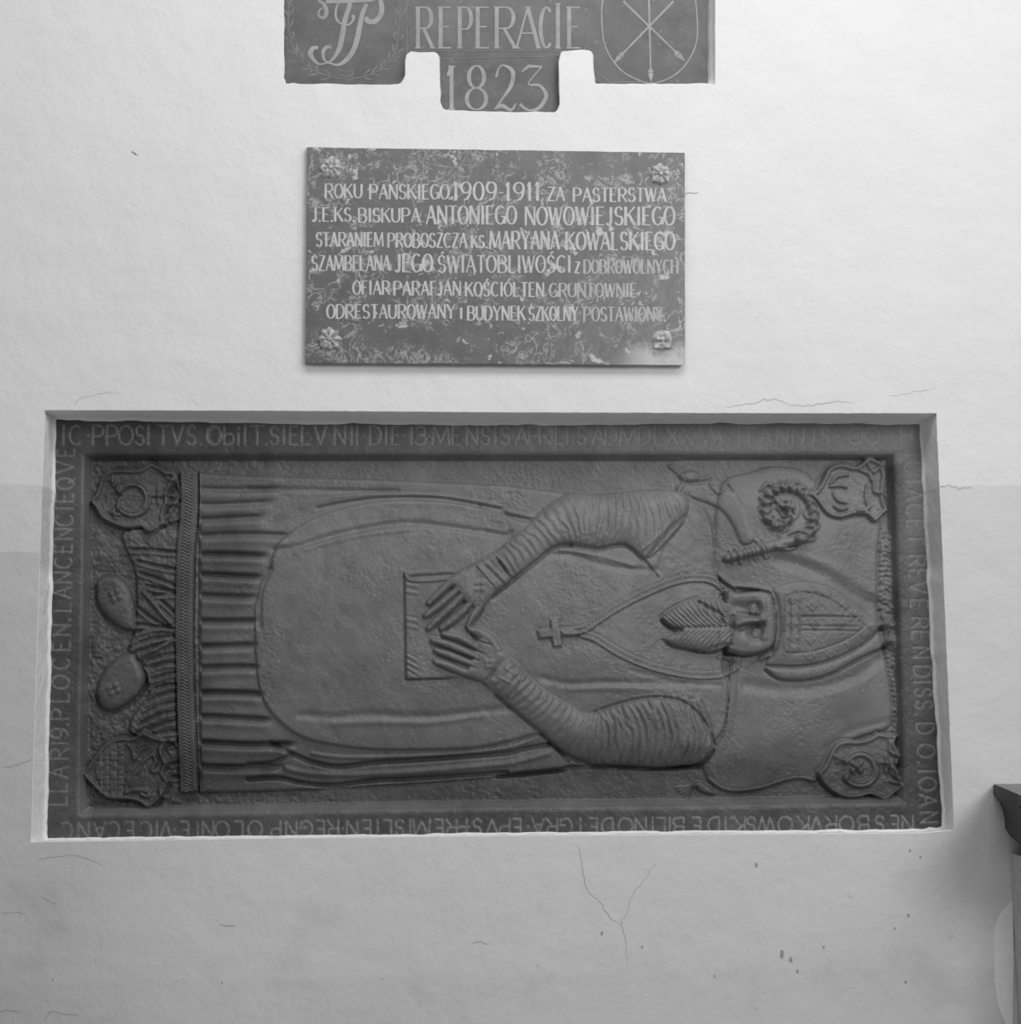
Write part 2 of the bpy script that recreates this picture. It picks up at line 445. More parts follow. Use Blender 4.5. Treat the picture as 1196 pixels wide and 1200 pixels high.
# ---- chasuble
cha = cr(zC((115, 735), (150, 660), (250, 580), (400, 512), (600, 472), (800, 465), (1000, 482), (1196, 530)) + zE((230, 562), (380, 450), (600, 440), (850, 420), (985, 465), (1070, 520), (1105, 640), (1120, 800)) +
         zL((640, 340), (650, 600), (640, 860)) + zF((1170, 330), (1165, 450), (1130, 560), (1000, 650), (700, 640), (420, 600), (310, 553), (150, 592), (0, 622)) +
         zD((900, 632), (600, 632), (400, 610), (250, 572), (130, 480), (65, 370), (40, 200), (36, 0)) + zC((40, 950), (62, 850), (110, 780)), 5, True)
w, s = dome(cha, 4.4, 4, rnd, lab=4)
H[w] += blur(np.where(s > 5, 2.5 * smo((s - 5) / 60), 0), 8)
for ln, wd, hh_ in ((zC((130, 700), (250, 680), (400, 632), (600, 590), (760, 573), (1000, 600), (1196, 630)) + zE((150, 620),), 6, -2.2),
                    (zC((230, 715), (330, 680), (450, 650), (600, 620), (760, 605)), 5, 1.2),
                    (zD((250, 470), (400, 478), (560, 465), (850, 475), (1196, 440)) + zF((100, 440),), 8, -2.2),
                    (zD((400, 510), (600, 505), (850, 505), (1100, 470)), 6, 1.5),
                    (zE((330, 725), (430, 725), (560, 765), (700, 790), (820, 790)), 6, -1.8),
                    (zE((380, 700), (520, 720), (620, 745), (720, 775)), 4, 1.5),
                    (zF((300, 300), (420, 325), (600, 318), (800, 322), (950, 330)), 7, -1.8),
                    (zF((420, 350), (600, 345), (800, 350)), 6, 1.4),
                    (zF((700, 260), (850, 300), (1000, 325), (1130, 330)), 5, -1.2)):
    tube(cr(ln), wd, hh_, prof=smo)
w, s = sd(cha, 2)
H[w] += np.where((s > 3), (.30 + .25 * np.exp(-((GX[w] - 350) / 60) ** 2)) * n_m[w] + .22 * n_f[w] + .8 * n_l[w], 0)
tube(cr(zC((60, 1060), (62, 900), (110, 790))), 4, -2.5)
# strips of the mantle below the chasuble
for ln, wd, hh_ in ((zD((110, 600), (200, 648), (300, 690), (430, 712), (600, 692), (800, 680), (1196, 650)) + zF((200, 632), (330, 608)), 4.5, -5.5),
                    (zD((0, 700), (120, 690), (200, 660)), 4, -4),
                    (zD((0, 770), (140, 765), (260, 790), (400, 800), (590, 778), (800, 768), (1196, 742)) + zF((100, 757), (370, 730), (480, 715), (1030, 712)), 4.5, -6.0),
                    (zD((300, 650), (480, 668), (900, 655), (1196, 625)) + zF((280, 575),), 3.5, 2.0),
                    (zD((180, 720), (300, 745), (480, 750), (800, 735), (1196, 700)) + zF((200, 685), (330, 650)), 5, 2.5)):
    tube(cr(ln), wd, hh_, prof=smo)
tube(cr(zF((330, 600), (380, 640), (420, 690))), 2.5, -3)

# ---- book held under the hands
bk = zK((145, 318), (600, 300), (640, 560), (600, 700), (640, 900), (600, 1048), (158, 1052))
w, s = dome(bk, 2.6, 1.5, rnd, lab=9)
tube(zK((150, 318), (560, 300)), 1.3, 1.6); tube(cr(zK((150, 330), (165, 355), (200, 372), (320, 372), (500, 352))), 1.4, 2.0)
tube(zK((190, 345), (500, 328)), 3.0, -2.2, prof=smo)
tube(zK((138, 320), (150, 1060)), 1.2, -2.5); tube(zK((158, 1058), (560, 1042)), 1.2, -2.5)
for y0, n_, dy, sl in ((375, 5, 24, 12), (612, 5, 24, 16), (865, 7, 21, 45)):
    for i in range(n_):
        tube(zK((155, y0 + i * dy), (235, y0 + i * dy + sl)), 1.0, 1.2 if i % 2 else -1.0, prof=smo)

HA = blur(H, 11); HB = blur(H, 2)      # level the arms and hands rise from
# ---- arms
def arm(center, poly, lab, hgt, curve, spacing, amp, wid):
    w, s = sd(poly, 2); H[w] = np.where(s > 0, HA[w] + hgt * rnd(s / wid), H[w]); LAB[w][s > 0] = lab
    x, y = GX[w], GY[w]; d, arc, lat = pdist(x, y, center)
    k = smo(s / 4.)
    ph = arc + curve * (lat / wid) ** 2 * 6 + 5 * n_m[w] + 4 * n_l[w]
    cell = np.sin(ph / spacing * 2 * math.pi)
    wv = np.sign(cell) * np.abs(cell) ** .8
    modul = .65 + .8 * vnoise(x.shape, 11, 20 + lab)
    H[w] += np.where(s > 0, amp * wv * k * modul, 0)
    # undercut line round the arm
    d2 = np.where(s < 0, -s, 99)
    H[w] -= 0.0 * d2


up_poly = cr(zE((0, 745), (100, 690), (240, 570), (380, 452), (450, 427), (540, 435), (640, 430), (800, 412), (930, 420), (985, 465), (960, 560), (880, 660), (770, 745), (680, 672), (560, 687), (430, 667), (350, 682), (250, 762), (140, 847), (60, 910), (0, 800)), 5, True)
arm(cr([(572, 690), (590, 668), (635, 628), (673, 606), (710, 606), (751, 608), (800, 600)], 8), up_poly, 5, 8.5, 1.0, 9.0, .95, 30)
tube(cr(zE((960, 540), (900, 600), (830, 680), (780, 735))), 4, -1.5, prof=smo)
tube(cr(zE((900, 560), (850, 620), (760, 700))), 3, 1.2, prof=smo)
tube(cr(zE((430, 680), (560, 698), (680, 682), (770, 755), (830, 825))), 2.5, -2.6)
tube(cr(zE((60, 920), (140, 857), (250, 772), (350, 692), (430, 678))), 2.5, -3.6)
# shoulder cap seam
step(rline(zE((985, 465), (1050, 515), (1085, 600), (1098, 700), (1090, 790))), 1.8, 9, 1)
tube(cr(zE((900, 640), (860, 720), (840, 800))), 5, -1.2, prof=smo)
lo_poly = cr(zK((850, 895)) + zF((130, 190), (200, 262), (300, 352), (400, 412), (480, 462), (540, 462), (650, 425), (760, 400), (880, 398), (960, 425), (1040, 500), (1080, 570), (1100, 625), (1030, 695), (960, 705), (850, 715), (650, 702), (520, 690), (400, 640), (300, 552), (180, 452), (80, 370)) + zK((690, 1060)), 5, True)
arm(cr([(590, 785), (623, 815), (660, 850), (690, 868), (723, 870), (773, 862), (830, 855)], 8), lo_poly, 6, 9, .9, 9.0, 1.15, 32)
# heavier folds on the lower upper-arm
for i in range(9):
    x0 = 560 + i * 58
    ln = cr(zF((x0, 450 - (12 * i if i < 6 else 110 - i * 8)), (x0 + 45, 520), (x0 + 52, 600), (x0 + 25, 680)))
    tube(ln, 2.6, 1.7); tube([(a + 3.6, b_) for a, b_ in ln], 2.0, -1.3, prof=smo)
tube(cr(zF((540, 455), (650, 418), (760, 392), (880, 390), (968, 417), (1050, 495), (1108, 610))), 1.8, -2.5)
tube(cr(zF((80, 380), (180, 462), (300, 562), (400, 652), (520, 702), (650, 712), (850, 724), (1030, 703), (1100, 640))), 2.4, -3.5)

# ---- hands: palm, cuff and five fingers each
up_hand = cr(zK((520, 305), (610, 255), (700, 205), (765, 192), (850, 300), (880, 368), (800, 430), (735, 500), (690, 560), (640, 560), (560, 520), (500, 440), (450, 390)), 4, True)
w, s = sd(up_hand, 2); H[w] = np.where(s > 0, np.maximum(np.where(s < 9, 0, H[w] * 0), HB[w] + 6.0 * rnd(s / 9)), H[w]); LAB[w][s > 0] = 7
for ln in (((315, 525), (400, 440), (500, 350), (560, 300)), ((292, 612), (400, 530), (500, 445), (570, 385)), ((312, 700), (400, 615), (520, 500), (590, 430)),
           ((400, 700), (500, 625), (590, 540), (650, 470)), ((585, 688), (620, 620), (660, 560), (700, 500))):
    tube(cr(zK(*ln)), 4.5, 5.0, 'max', lab=7, floor_=HB, taper=(.8, .95, 1, 1, .95, .8))
for ln in (((310, 560), (400, 480), (490, 405)), ((300, 640), (420, 545), (525, 450)), ((345, 700), (460, 600), (560, 515)), ((430, 712), (540, 640), (635, 515)), ((585, 705), (640, 640), (665, 615), (700, 540))):
    tube(cr(zK(*ln)), 1.5, -2.2, prof=smo)
dome(cr(zK((640, 265), (720, 210), (765, 195), (850, 300), (880, 368), (800, 430), (720, 350)), 4, True), 1.0, 3, lab=32)
for a, b_ in (((645, 262), (790, 432)), ((690, 225), (850, 385)), ((735, 205), (880, 370))): tube(zK(a, b_), 1.1, 1.3)
tube(zK((700, 270), (830, 400)), 2.5, -1.2, prof=smo)
for a in range(4):
    an = math.radians(45 + 90 * a); c_ = (665 + 30 * math.cos(an), 410 + 30 * math.sin(an)); tube(zK(c_, (c_[0] + 1, c_[1])), 3.6, 1.5)
lo_hand = cr(zK((690, 740), (760, 780), (830, 860), (855, 900), (800, 960), (740, 1040), (690, 1070), (600, 1040), (560, 1010), (600, 940), (630, 860), (640, 790)), 4, True)
w, s = sd(lo_hand, 2); H[w] = np.where(s > 0, HB[w] + 6.0 * rnd(s / 9), H[w]); LAB[w][s > 0] = 8
for ln in (((415, 742), (520, 765), (620, 815), (700, 860)), ((338, 785), (450, 815), (580, 870), (700, 920)), ((362, 855), (450, 885), (560, 930), (680, 970)),
           ((360, 932), (450, 960), (560, 1005), (670, 1030))):
    tube(cr(zK(*ln)), 4.5, 5.0, 'max', lab=8, floor_=HB, taper=(.75, .95, 1, 1, .95, .8))
tube(cr(zK((600, 708), (670, 735), (740, 785), (780, 850))), 6.5, 6.2, 'max', lab=8, floor_=HB, taper=(.6, .95, 1.05, 1.1, 1.1))
for ln in (((400, 760), (500, 800), (620, 845), (690, 880)), ((350, 825), (480, 860), (600, 905), (660, 925)), ((365, 890), (480, 925), (630, 975)), ((600, 735), (660, 790), (740, 815)), ((370, 960), (500, 1015), (600, 1055), (700, 1085))):
    tube(cr(zK(*ln)), 1.5, -2.2, prof=smo)
for a in range(4):
    an = math.radians(45 + 90 * a); c_ = (730 + 24 * math.cos(an), 950 + 24 * math.sin(an)); tube(zK(c_, (c_[0] + 1, c_[1])), 3.2, 1.4)
dome(cr(zK((850, 895), (960, 1000), (860, 1170), (740, 1060)), 4, True), .8, 3, lab=33)
for a, b_ in (((850, 895), (740, 1060)), ((800, 1040), (870, 1080)), ((870, 1080), (905, 1020)), ((905, 1020), (840, 980)), ((960, 1000), (870, 1180)), ((985, 1020), (900, 1190))): tube(zK(a, b_), 1.1, 1.2)

# ---- neck chain and cross
def chain(line, hw=4.4):
    w = win(line, hw + 2); x, y = GX[w], GY[w]; d, arc, sde = pdist(x, y, line)
    k = d < hw
    r = 1.6 * rnd((hw - d) / 1.6) + 1.2 * np.exp(-((d - hw + .9) / .9) ** 2) + 1.1 * np.sin((arc + sde * .8) * 1.55) * smo((hw - 1.2 - d) / 1.)
    H[w] += np.where(k, r, -1.4 * np.exp(-(d - hw) / 1.0) * (d < hw + 4)); LAB[w][k] = 10
chain(cr(zF((395, 82), (480, 75)) + zE((600, 995), (700, 938), (800, 890), (900, 850), (980, 832), (1060, 832), (1110, 850), (1150, 885)), 8))
chain(cr(zF((480, 95), (540, 115), (620, 165), (700, 207), (800, 245), (900, 270), (1000, 285), (1100, 285), (1150, 275), (1196, 250)) + zL((740, 830)), 8))
crs = zF((330, 26), (374, 22), (376, 68), (430, 74), (478, 84), (478, 98), (430, 104), (380, 108), (388, 152), (343, 158), (336, 112), (279, 120), (268, 73), (331, 70))
w, s = sd(crs, 5); H[w] += np.where(s > 0, 3.4 * smo(s / 1.6), -1.6 * np.exp(s / 1.3)); LAB[w][s > 0] = 11
tube(zF((330, 24), (376, 20)), 1.1, 1.2); tube(zF((340, 160), (390, 153)), 1.1, 1.2); tube(zF((268, 72), (278, 120)), 1.1, 1.2)

# ---- head
# veil groove round the head
gv = cr(zE((1106, 700), (1108, 780), (1130, 820), (1196, 868)) + zL((740, 280), (900, 300), (960, 330), (990, 400), (1003, 520), (1002, 640), (975, 730), (900, 790)), 6)
tube(gv, 3.2, 3.0); tube([(a + 2.8 if a > 895 else a, b_ + (3.2 if a < 900 else 0)) for a, b_ in gv], 1.8, -3.4)
step(cr(zL((780, 850), (870, 800), (990, 750), (1080, 700)), 5), -2.5, 6, -1)
face = cr(zL((655, 345), (740, 330), (850, 322), (925, 330), (965, 380), (985, 500), (985, 640), (960, 710), (900, 745), (780, 762), (700, 745), (660, 700)), 5, True)
base_f = 17.0
w, s = dome(face, 4.5, 16, rnd, lab=12, flat=base_f)
for c_, rx, ry in (((838, 452), 9, 10), ((852, 608), 9, 10)):      # sockets
    cx, cy = zL(c_)[0]
    w = win([(cx, cy)], 22); q = np.hypot((GX[w] - cx) / rx, (GY[w] - cy) / ry)
    H[w] -= 9.0 * np.exp(-(q ** 2.6))
    q2 = np.hypot((GX[w] - cx) / 4.8, (GY[w] - cy) / 6.6); H[w] += 6.0 * rnd(1 - q2) * (q2 < 1)
    q3 = np.abs(q2 - 1.0); H[w] += 1.6 * np.exp(-(q3 / .16) ** 2)
    q4 = np.hypot((GX[w] - cx) / 1.6, (GY[w] - cy) / 1.9); H[w] -= .9 * np.exp(-q4 ** 2)
# upper cheek hollow, lower cheek
cx, cy = zL((735, 430))[0]; w = win([(cx, cy)], 22); H[w] -= 6.0 * np.exp(-(((GX[w] - cx) / 10) ** 2 + ((GY[w] - cy) / 7) ** 2))
cx, cy = zL((760, 655))[0]; w = win([(cx, cy)], 22); H[w] += 1.6 * np.exp(-(((GX[w] - cx) / 12) ** 2 + ((GY[w] - cy) / 8) ** 2))
tube(cr(zL((890, 395), (900, 440), (890, 490), (905, 530), (900, 580), (905, 640))), 4.5, 2.6)       # brow
tube(cr(zL((900, 522), (840, 524), (780, 526), (710, 535))), 5.4, 6.5, prof=lambda t: smo(t * 1.7), taper=(.6, .7, .9, 1.15, 1.2))   # nose
for c_ in ((715, 500), (718, 570)): tube(zL(c_, (c_[0] + 20, c_[1])), 3.2, 1.6)   # nostrils
tube(cr(zL((735, 585), (800, 562), (860, 556), (900, 560))), 3.4, -4.5)
tube(cr(zL((735, 478), (800, 486), (860, 490))), 2.6, -2.6)
tube(cr(zL((668, 735), (720, 752), (800, 762), (900, 745), (970, 715))), 2.6, -2.5)
tube(cr(zL((690, 500), (680, 540), (690, 590))), 3.5, -2.5)
tube(cr(zL((620, 350), (660, 335), (780, 318), (880, 316))), 2.2, -2.8)
for i in range(5): tube(cr(zL((600 + i * 30, 780), (650 + i * 26, 770 + (i % 2) * 20), (700 + i * 15, 800))), 2.2, 2.0)  # ear and hair below
# beard, forked, combed outwards from the middle
bd = cr(zL((192, 505), (240, 460), (330, 410), (450, 368), (540, 362), (620, 375), (660, 430), (690, 520), (692, 600), (680, 670), (640, 712), (530, 742), (400, 722), (280, 700), (210, 665), (235, 632), (300, 605), (240, 560), (200, 535)), 6, True)
w, s = dome(bd, 8.0, 14, rnd, lab=13, flat=16.0)
x, y = GX[w], GY[w]; mx_, my_ = zL((400, 575))[0]
v_ = (y - (my_ + (x - mx_) * -.02)); lat = np.abs(v_)
ph = (x - mx_) * .80 + lat * 1.25 - .018 * lat ** 2 + 2.2 * n_m[w]
H[w] += np.where(s > 0, (1.05 * np.sin(ph * 1.3) + .45 * n_f[w] - 1.8 * np.exp(-(v_ / 2.) ** 2)) * smo(s / 2), 0)
tube(cr(zL((205, 530), (260, 575), (330, 592))), 2.6, -5); tube(cr(zL((200, 520), (190, 500), (240, 455), (330, 405), (450, 362))), 1.5, -1.6)
tube(cr(zL((455, 400), (520, 440), (590, 480), (620, 540))), 2.6, -4.0)    # upper moustache parting
for k_ in (0, 1):
    for i in range(8):
        sy = (400 + i * 18) if k_ == 0 else (600 + i * 17)
        sx_ = 590 - (abs(i - 3)) * 4
        tube(cr(zL((sx_ + 10, sy), (sx_ + 55, sy + (8 if k_ == 0 else -14)), (sx_ + 90, sy + (30 if k_ == 0 else -34)))), 1.4, 1.7)
tube(cr(zL((500, 735), (600, 700), (680, 690))), 2.2, -2.4)
tube(cr(zL((210, 660), (280, 705), (400, 730), (530, 748), (640, 722))), 1.8, -2.6)

# ---- mitre
mi = cr(zG((300, 872), (400, 842), (500, 850), (600, 890), (700, 960), (800, 1035)), 5).tolist() + cr(zH((820, 40), (740, 120), (640, 180), (520, 222), (420, 240), (300, 238), (262, 235)), 5).tolist() + zL((980, 715), (1003, 600), (1000, 420), (960, 330))
lap = cr(zH((262, 250), (330, 300), (450, 302), (560, 276), (700, 205), (835, 142), (815, 70), (740, 130), (640, 190), (520, 232), (420, 250), (320, 250)), 5, True)
dome(lap, 3.5, 6, rnd, lab=15)
tube(cr(zH((262, 262), (330, 308), (450, 311), (560, 285), (700, 214), (830, 152))), 1.8, -3.2)
w, s = dome(mi, 5.0, 9, rnd, lab=14)
H[w] += np.where(s > 0, 2.5 * smo(s / 26), 0)
w, s = sd(mi, 2)
H[w] -= 1.6 * np.exp(-((s - 14.5) / 1.0) ** 2) * (s > 0)
H[w] += 1.0 * np.exp(-((s - 1.5) / 1.2) ** 2) * (s > 0)
for yy in (1010, 1052): tube(zG((420, yy), (690, yy + 4)), 1.1, -1.4)
tube(zH((420, 78), (680, 80)), 1.1, -1.4); tube(zH((420, 12), (700, 12)), 1.1, -1.2)
tube(zG((350, 895), (345, 1076)), 1.1, 1.3); tube(zH((345, 0), (345, 190)), 1.1, 1.3); tube(zG((412, 900), (410, 1076)), 1.1, 1.3); tube(zH((410, 0), (408, 165)), 1.1, 1.3)
def rosette(c, r, h=1.3):
    w = win([c], r + 3); dx, dy = GX[w] - c[0], GY[w] - c[1]; q = np.hypot(dx, dy); a = np.arctan2(dy, dx)
    H[w] += h * np.exp(-((q - r * (.72 + .2 * np.cos(4 * a))) / (r * .22)) ** 2) + h * np.exp(-(q / (r * .3)) ** 2)
for c_ in ((470, 890), (540, 905), (625, 955), (690, 1000), (380, 930), (380, 985), (480, 1045), (590, 1045), (650, 1010), (470, 960)): rosette(zG(c_)[0], 5)
for c_ in ((380, 45), (380, 110), (370, 165), (480, 45), (600, 42), (460, 120), (460, 195), (560, 190), (650, 140), (720, 90), (765, 55)): rosette(zH(c_)[0], 5)
w, s = sd(mi, 0)
H[w] += np.where(s > 4, .7 * np.sin(GX[w] * 1.7) * np.sin(GY[w] * 1.6) + .4 * n_f[w], 0)

# ---- crosier
st1 = zG((85, 735), (145, 718), (245, 692), (330, 668), (415, 650))
tube(st1, 6.5, 8, lab=26, taper=(.75, .85, 1, 1, .9))
for a, b_ in (((100, 700), (112, 755)), ((125, 690), (150, 758)), ((222, 655), (262, 735)), ((245, 650), (275, 728))): tube(zG(a, b_), 2.0, 2.6, lab=26)
for i in range(4): tube(zG((150 + i * 20, 690), (172 + i * 20, 740)), 1.2, 1.3); tube(zG((172 + i * 20, 685), (150 + i * 20, 742)), 1.2, .9)
crk = cr(zG((415, 650), (470, 600), (487, 530), (468, 460), (420, 415), (350, 400), (290, 425), (262, 480), (268, 545), (310, 582), (360, 560), (365, 510), (330, 490)), 8)
tube(crk, 6.8, 7, lab=16, taper=(1, .9, .9, .85, .8, .7, .6, .45))
w = win(crk, 11); x, y = GX[w], GY[w]; d, arc, sde = pdist(x, y, crk)
H[w] += np.where(d < 9, (2.2 * np.sin(arc * .62 + np.abs(sde) * .5) + 1.4 * n_f[w]) * smo((9 - d) / 4), 0)
for a, b_, c_ in (((300, 450), (260, 440), (235, 455)), ((290, 470), (250, 480), (232, 495)), ((300, 400), (275, 385), (240, 420)), ((440, 640), (500, 600), (515, 575)), ((420, 660), (480, 650), (492, 632)),
                  ((330, 640), (380, 615), (425, 605)), ((310, 690), (370, 695), (410, 685)), ((270, 560), (255, 550), (250, 530)), ((300, 600), (330, 600), (350, 580)),
                  ((420, 380), (380, 372), (350, 385)), ((470, 430), (440, 395), (400, 380)), ((480, 560), (450, 540), (440, 510))):
    tube(cr(zG(a, b_, c_)), 2.8, 3.2, lab=16, taper=(1, .9, .4))
dome(cr(zG((300, 460), (340, 440), (400, 450), (430, 500), (410, 550), (350, 570)), 4, True), 2.5, 6)
for a in range(4): tube(cr(zG((310 + a * 25, 465), (325 + a * 22, 490), (345 + a * 16, 500))), 2.2, 2.2)

# ---- shields
def shield(pts, lab, hin=3.0, rim=2.7):
    w, s = dome(pts, hin, 3, rnd, lab=lab, flat=4.0, keep=.25)
    w, s = sd(pts, 6)
    H[w] += np.where((s > 0) & (s < rim * 2), 3.4 * np.sqrt(np.clip(1 - ((s - rim) / rim) ** 2, 0, 1)), 0)
    H[w] -= np.where((s < 0) & (s > -4), 2.5 * np.exp(s / 1.5), 0)
    H[w] += np.where(s > rim * 2, .5 * n_f[w], 0)


def shoe_ring(c, R, r, lab):
    a = np.linspace(math.radians(-150), math.radians(150), 30)
    ln = [(c[0] + R * math.cos(t), c[1] + R * math.sin(t)) for t in a]
    tube(ln, r, 4.2, lab=lab)
    tube(ln, r * .35, -1.6)
    for e, dd in ((ln[0], -1), (ln[-1], 1)):
        tube([e, (e[0] - 2, e[1] + dd * 4)], r * .55, 2.5, lab=lab)


shA = cr(zA((297, 465), (330, 425), (350, 362), (385, 325), (450, 316), (520, 318), (560, 300), (585, 281)), 3)[:-1].tolist() + cr(zA((585, 281), (620, 303), (670, 325), (700, 322)), 3).tolist() + \
    cr(zA((715, 360), (665, 430), (668, 470), (645, 540), (665, 575)), 3).tolist() + cr(zA((630, 585), (580, 618), (540, 590), (470, 597), (400, 575), (350, 545), (330, 510), (297, 465)), 3).tolist()
shield(shA, 17)
shoe_ring(zA((500, 455))[0], 18.0, 4.6, 28)
for a, b_ in (((590, 440), (650, 440)), ((620, 410), (620, 475)), ((390, 370), (425, 380)), ((405, 355), (410, 395)), ((400, 520), (435, 530)), ((412, 505), (418, 548)), ((425, 390), (445, 435)), ((430, 480), (440, 455))):
    tube(zA(a, b_), 2.3, 2.6, lab=28)
for ln in (((655, 340), (690, 350), (660, 430), (690, 440)), ((700, 370), (720, 430), (700, 470), (650, 545)), ((665, 480), (715, 480), (715, 540), (670, 560)), ((640, 330), (680, 370), (720, 375))):
    tube(cr(zA(*ln)), 2.5, 3.2, lab=17)
shT = cr(zG((462, 432), (500, 415), (530, 372), (560, 312), (620, 290), (690, 303), (740, 260)), 3).tolist() + cr(zG((775, 268), (812, 285)), 3).tolist() + cr(zG((830, 350), (818, 440), (842, 512)), 3).tolist() + \
    cr(zG((808, 540), (775, 568), (740, 535), (680, 532), (610, 550), (550, 530), (505, 470)), 3).tolist()
shield(shT, 18)
for ln in (((570, 385), (600, 350), (650, 345)), ((568, 400), (610, 392), (645, 402)), ((580, 425), (600, 460), (640, 475)), ((585, 490), (615, 505), (645, 500)), ((740, 390), (735, 450), (745, 500), (690, 510)),
           ((770, 370), (775, 420), (805, 430)), ((745, 290), (770, 330), (800, 300)), ((700, 320), (750, 340), (760, 370))):
    tube(cr(zG(*ln)), 2.6, 3.6, lab=29, taper=(.6, 1, 1, .6))
shB = cr(zH((502, 738), (540, 702), (575, 625), (620, 590), (700, 588), (750, 575), (790, 550)), 3).tolist() + cr(zH((830, 560), (888, 562)), 3).tolist() + cr(zH((870, 600), (895, 660), (880, 720), (915, 800)), 3).tolist() + \
    cr(zH((870, 840), (822, 872), (760, 845), (700, 858), (640, 858), (580, 830), (535, 790)), 3).tolist()
shield(shB, 19)
shoe_ring(zH((708, 720))[0], 18.5, 5.0, 30)
for a in range(4):
    an = math.radians(45 + 90 * a); c_ = zH((692, 712))[0]; tube([c_, (c_[0] + 6.5 * math.cos(an), c_[1] + 6.5 * math.sin(an))], 2.8, 3.4, lab=30, taper=(.5, 1.2))
for a, b_ in (((790, 690), (870, 690)), ((830, 665), (830, 735)), ((590, 660), (640, 690)), ((620, 655), (600, 690)), ((840, 700), (880, 740))): tube(zH(a, b_), 2.6, 3.0, lab=30)
for ln in (((845, 590), (850, 640), (885, 660)), ((870, 690), (850, 730), (890, 770)), ((850, 780), (890, 790), (905, 810))): tube(cr(zH(*ln)), 2.4, 3.0, lab=19)
shL = cr(zB((262, 748), (300, 690), (340, 630), (385, 590), (440, 573), (500, 573), (550, 543)), 3).tolist() + cr(zB((600, 565), (655, 590)), 3).tolist() + cr(zB((640, 640), (668, 690), (645, 740), (668, 780), (640, 850)), 3).tolist() + \
    cr(zB((610, 880), (572, 905), (530, 880), (480, 868), (400, 866), (355, 845), (310, 800)), 3).tolist()
shield(shL, 20)
wallp = zB((318, 730), (352, 640), (385, 605), (460, 600), (458, 850), (400, 855), (350, 815))
dome(wallp, 1.6, 1.5, lab=37)
for i, xx in enumerate((362, 392, 428, 458)):
    tube(zB((xx, 612), (xx - 2, 850)), 1.0, -1.8, prof=smo)
    for j in range(5):
        yy = 640 + j * 46 + (22 if i % 2 else 0)
        if yy < 845: tube(zB((xx - (30 if i else 36), yy), (xx, yy)), .9, -1.6, prof=smo)
for i in range(7):
    r_ = 28 + i * 13; a = np.linspace(-1.15, 1.15, 12)
    tube([zB((455 + r_ * math.cos(t), 745 + r_ * .82 * math.sin(t)))[0] for t in a], 1.1, 1.7, lab=31)
for ln in (((480, 610), (500, 630), (505, 665)), ((510, 680), (530, 640), (560, 620)), ((545, 690), (580, 660), (600, 655), (610, 690)), ((470, 830), (530, 820), (570, 830), (575, 850), (540, 840)), ((600, 700), (590, 730), (610, 735)),
           ((630, 620), (640, 680), (660, 695)), ((660, 735), (650, 745), (665, 780)), ((640, 790), (625, 820), (645, 855)), ((555, 545), (600, 580), (650, 590))):
    tube(cr(zB(*ln)), 2.4, 3.4, lab=31)

# ---- hem folds between fringe and feet
hem = cr(zA((640, 590), (455, 602), (468, 700), (508, 800), (515, 1000)), 3).tolist() + cr(zB((500, 90), (478, 170), (520, 230), (560, 290), (578, 360), (530, 430), (490, 490), (490, 560), (640, 590), (710, 640), (720, 830)), 3).tolist() + zB((700, 400), (700, 100)) + zA((705, 1000), (712, 700), (720, 600))
dome(hem, 5.0, 4, rnd, lab=24)
FO = [zA((485, 690), (600, 695), (705, 705)), zA((520, 745), (620, 770), (705, 785)), zA((530, 800), (620, 830), (700, 862)), zA((560, 860), (640, 878), (700, 890)), zA((590, 905), (660, 900), (700, 900)),
      zA((630, 930), (690, 985)), zA((520, 960), (580, 1010), (640, 1045)), zA((510, 1040), (600, 1050), (690, 1060)), zB((510, 80), (600, 60), (690, 50)), zB((490, 150), (580, 115), (690, 100)), zB((500, 180), (600, 150), (690, 110)),
      zB((560, 215), (620, 195), (695, 180)), zB((580, 250), (640, 230), (697, 225)), zB((585, 300), (640, 285), (700, 270)), zB((590, 350), (650, 330), (702, 325)), zB((560, 410), (640, 375), (705, 360)), zB((540, 470), (630, 425), (705, 405)),
      zB((520, 520), (620, 470), (708, 450)), zB((560, 545), (640, 510), (708, 495)), zB((620, 560), (680, 545), (710, 545)), zB((660, 610), (710, 595)), zB((670, 700), (715, 690)), zB((670, 760), (715, 760))]
for i, ln in enumerate(FO):
    tube(cr(ln), 3.0, -4.0 if i < 8 else -3.2, prof=smo, taper=(.6, 1, 1, .8))
    tube(cr([(a, b_ + 4.6) for a, b_ in ln]), 3.2, 2.2, prof=smo)
tube(zA((550, 892), (690, 1050)), 2.9, 5.0, lab=26); tube(zB((520, 210), (690, 120)), 2.8, 4.5, lab=24); tube(cr(zB((530, 225), (575, 290), (572, 350))), 2.4, 3.0)
tube(cr(zB((480, 150), (478, 180), (520, 210))), 2.2, -3)

# ---- fringe with wavy cords
frl = cr(zA((762, 325), (762, 500), (745, 700), (740, 900), (738, 1076)) + zB((740, 200), (745, 400), (752, 600), (762, 830)), 6)
w = win(frl, 14); x, y = GX[w], GY[w]; d, arc, sde = pdist(x, y, frl)
k = (d < 10.3) & (arc > .1) & (arc < arc.max() - .1)
cord = np.sin((y + 1.7 * np.sin(sde * .5)) * 2 * math.pi / 3.9)
H[w] = np.where(k, 8.5 + 1.7 * cord * smo((10.3 - d) / 2) + .6 * vnoise(x.shape, 9, 55), H[w]); LAB[w][k] = 23
edge = [(a + 12.5, b_) for a, b_ in frl]; tube(edge, 1.3, 1.8); tube([(a + 10.6, b_) for a, b_ in frl], 1.2, -2)
tube([(a - 11, b_) for a, b_ in frl], 1.3, -2)

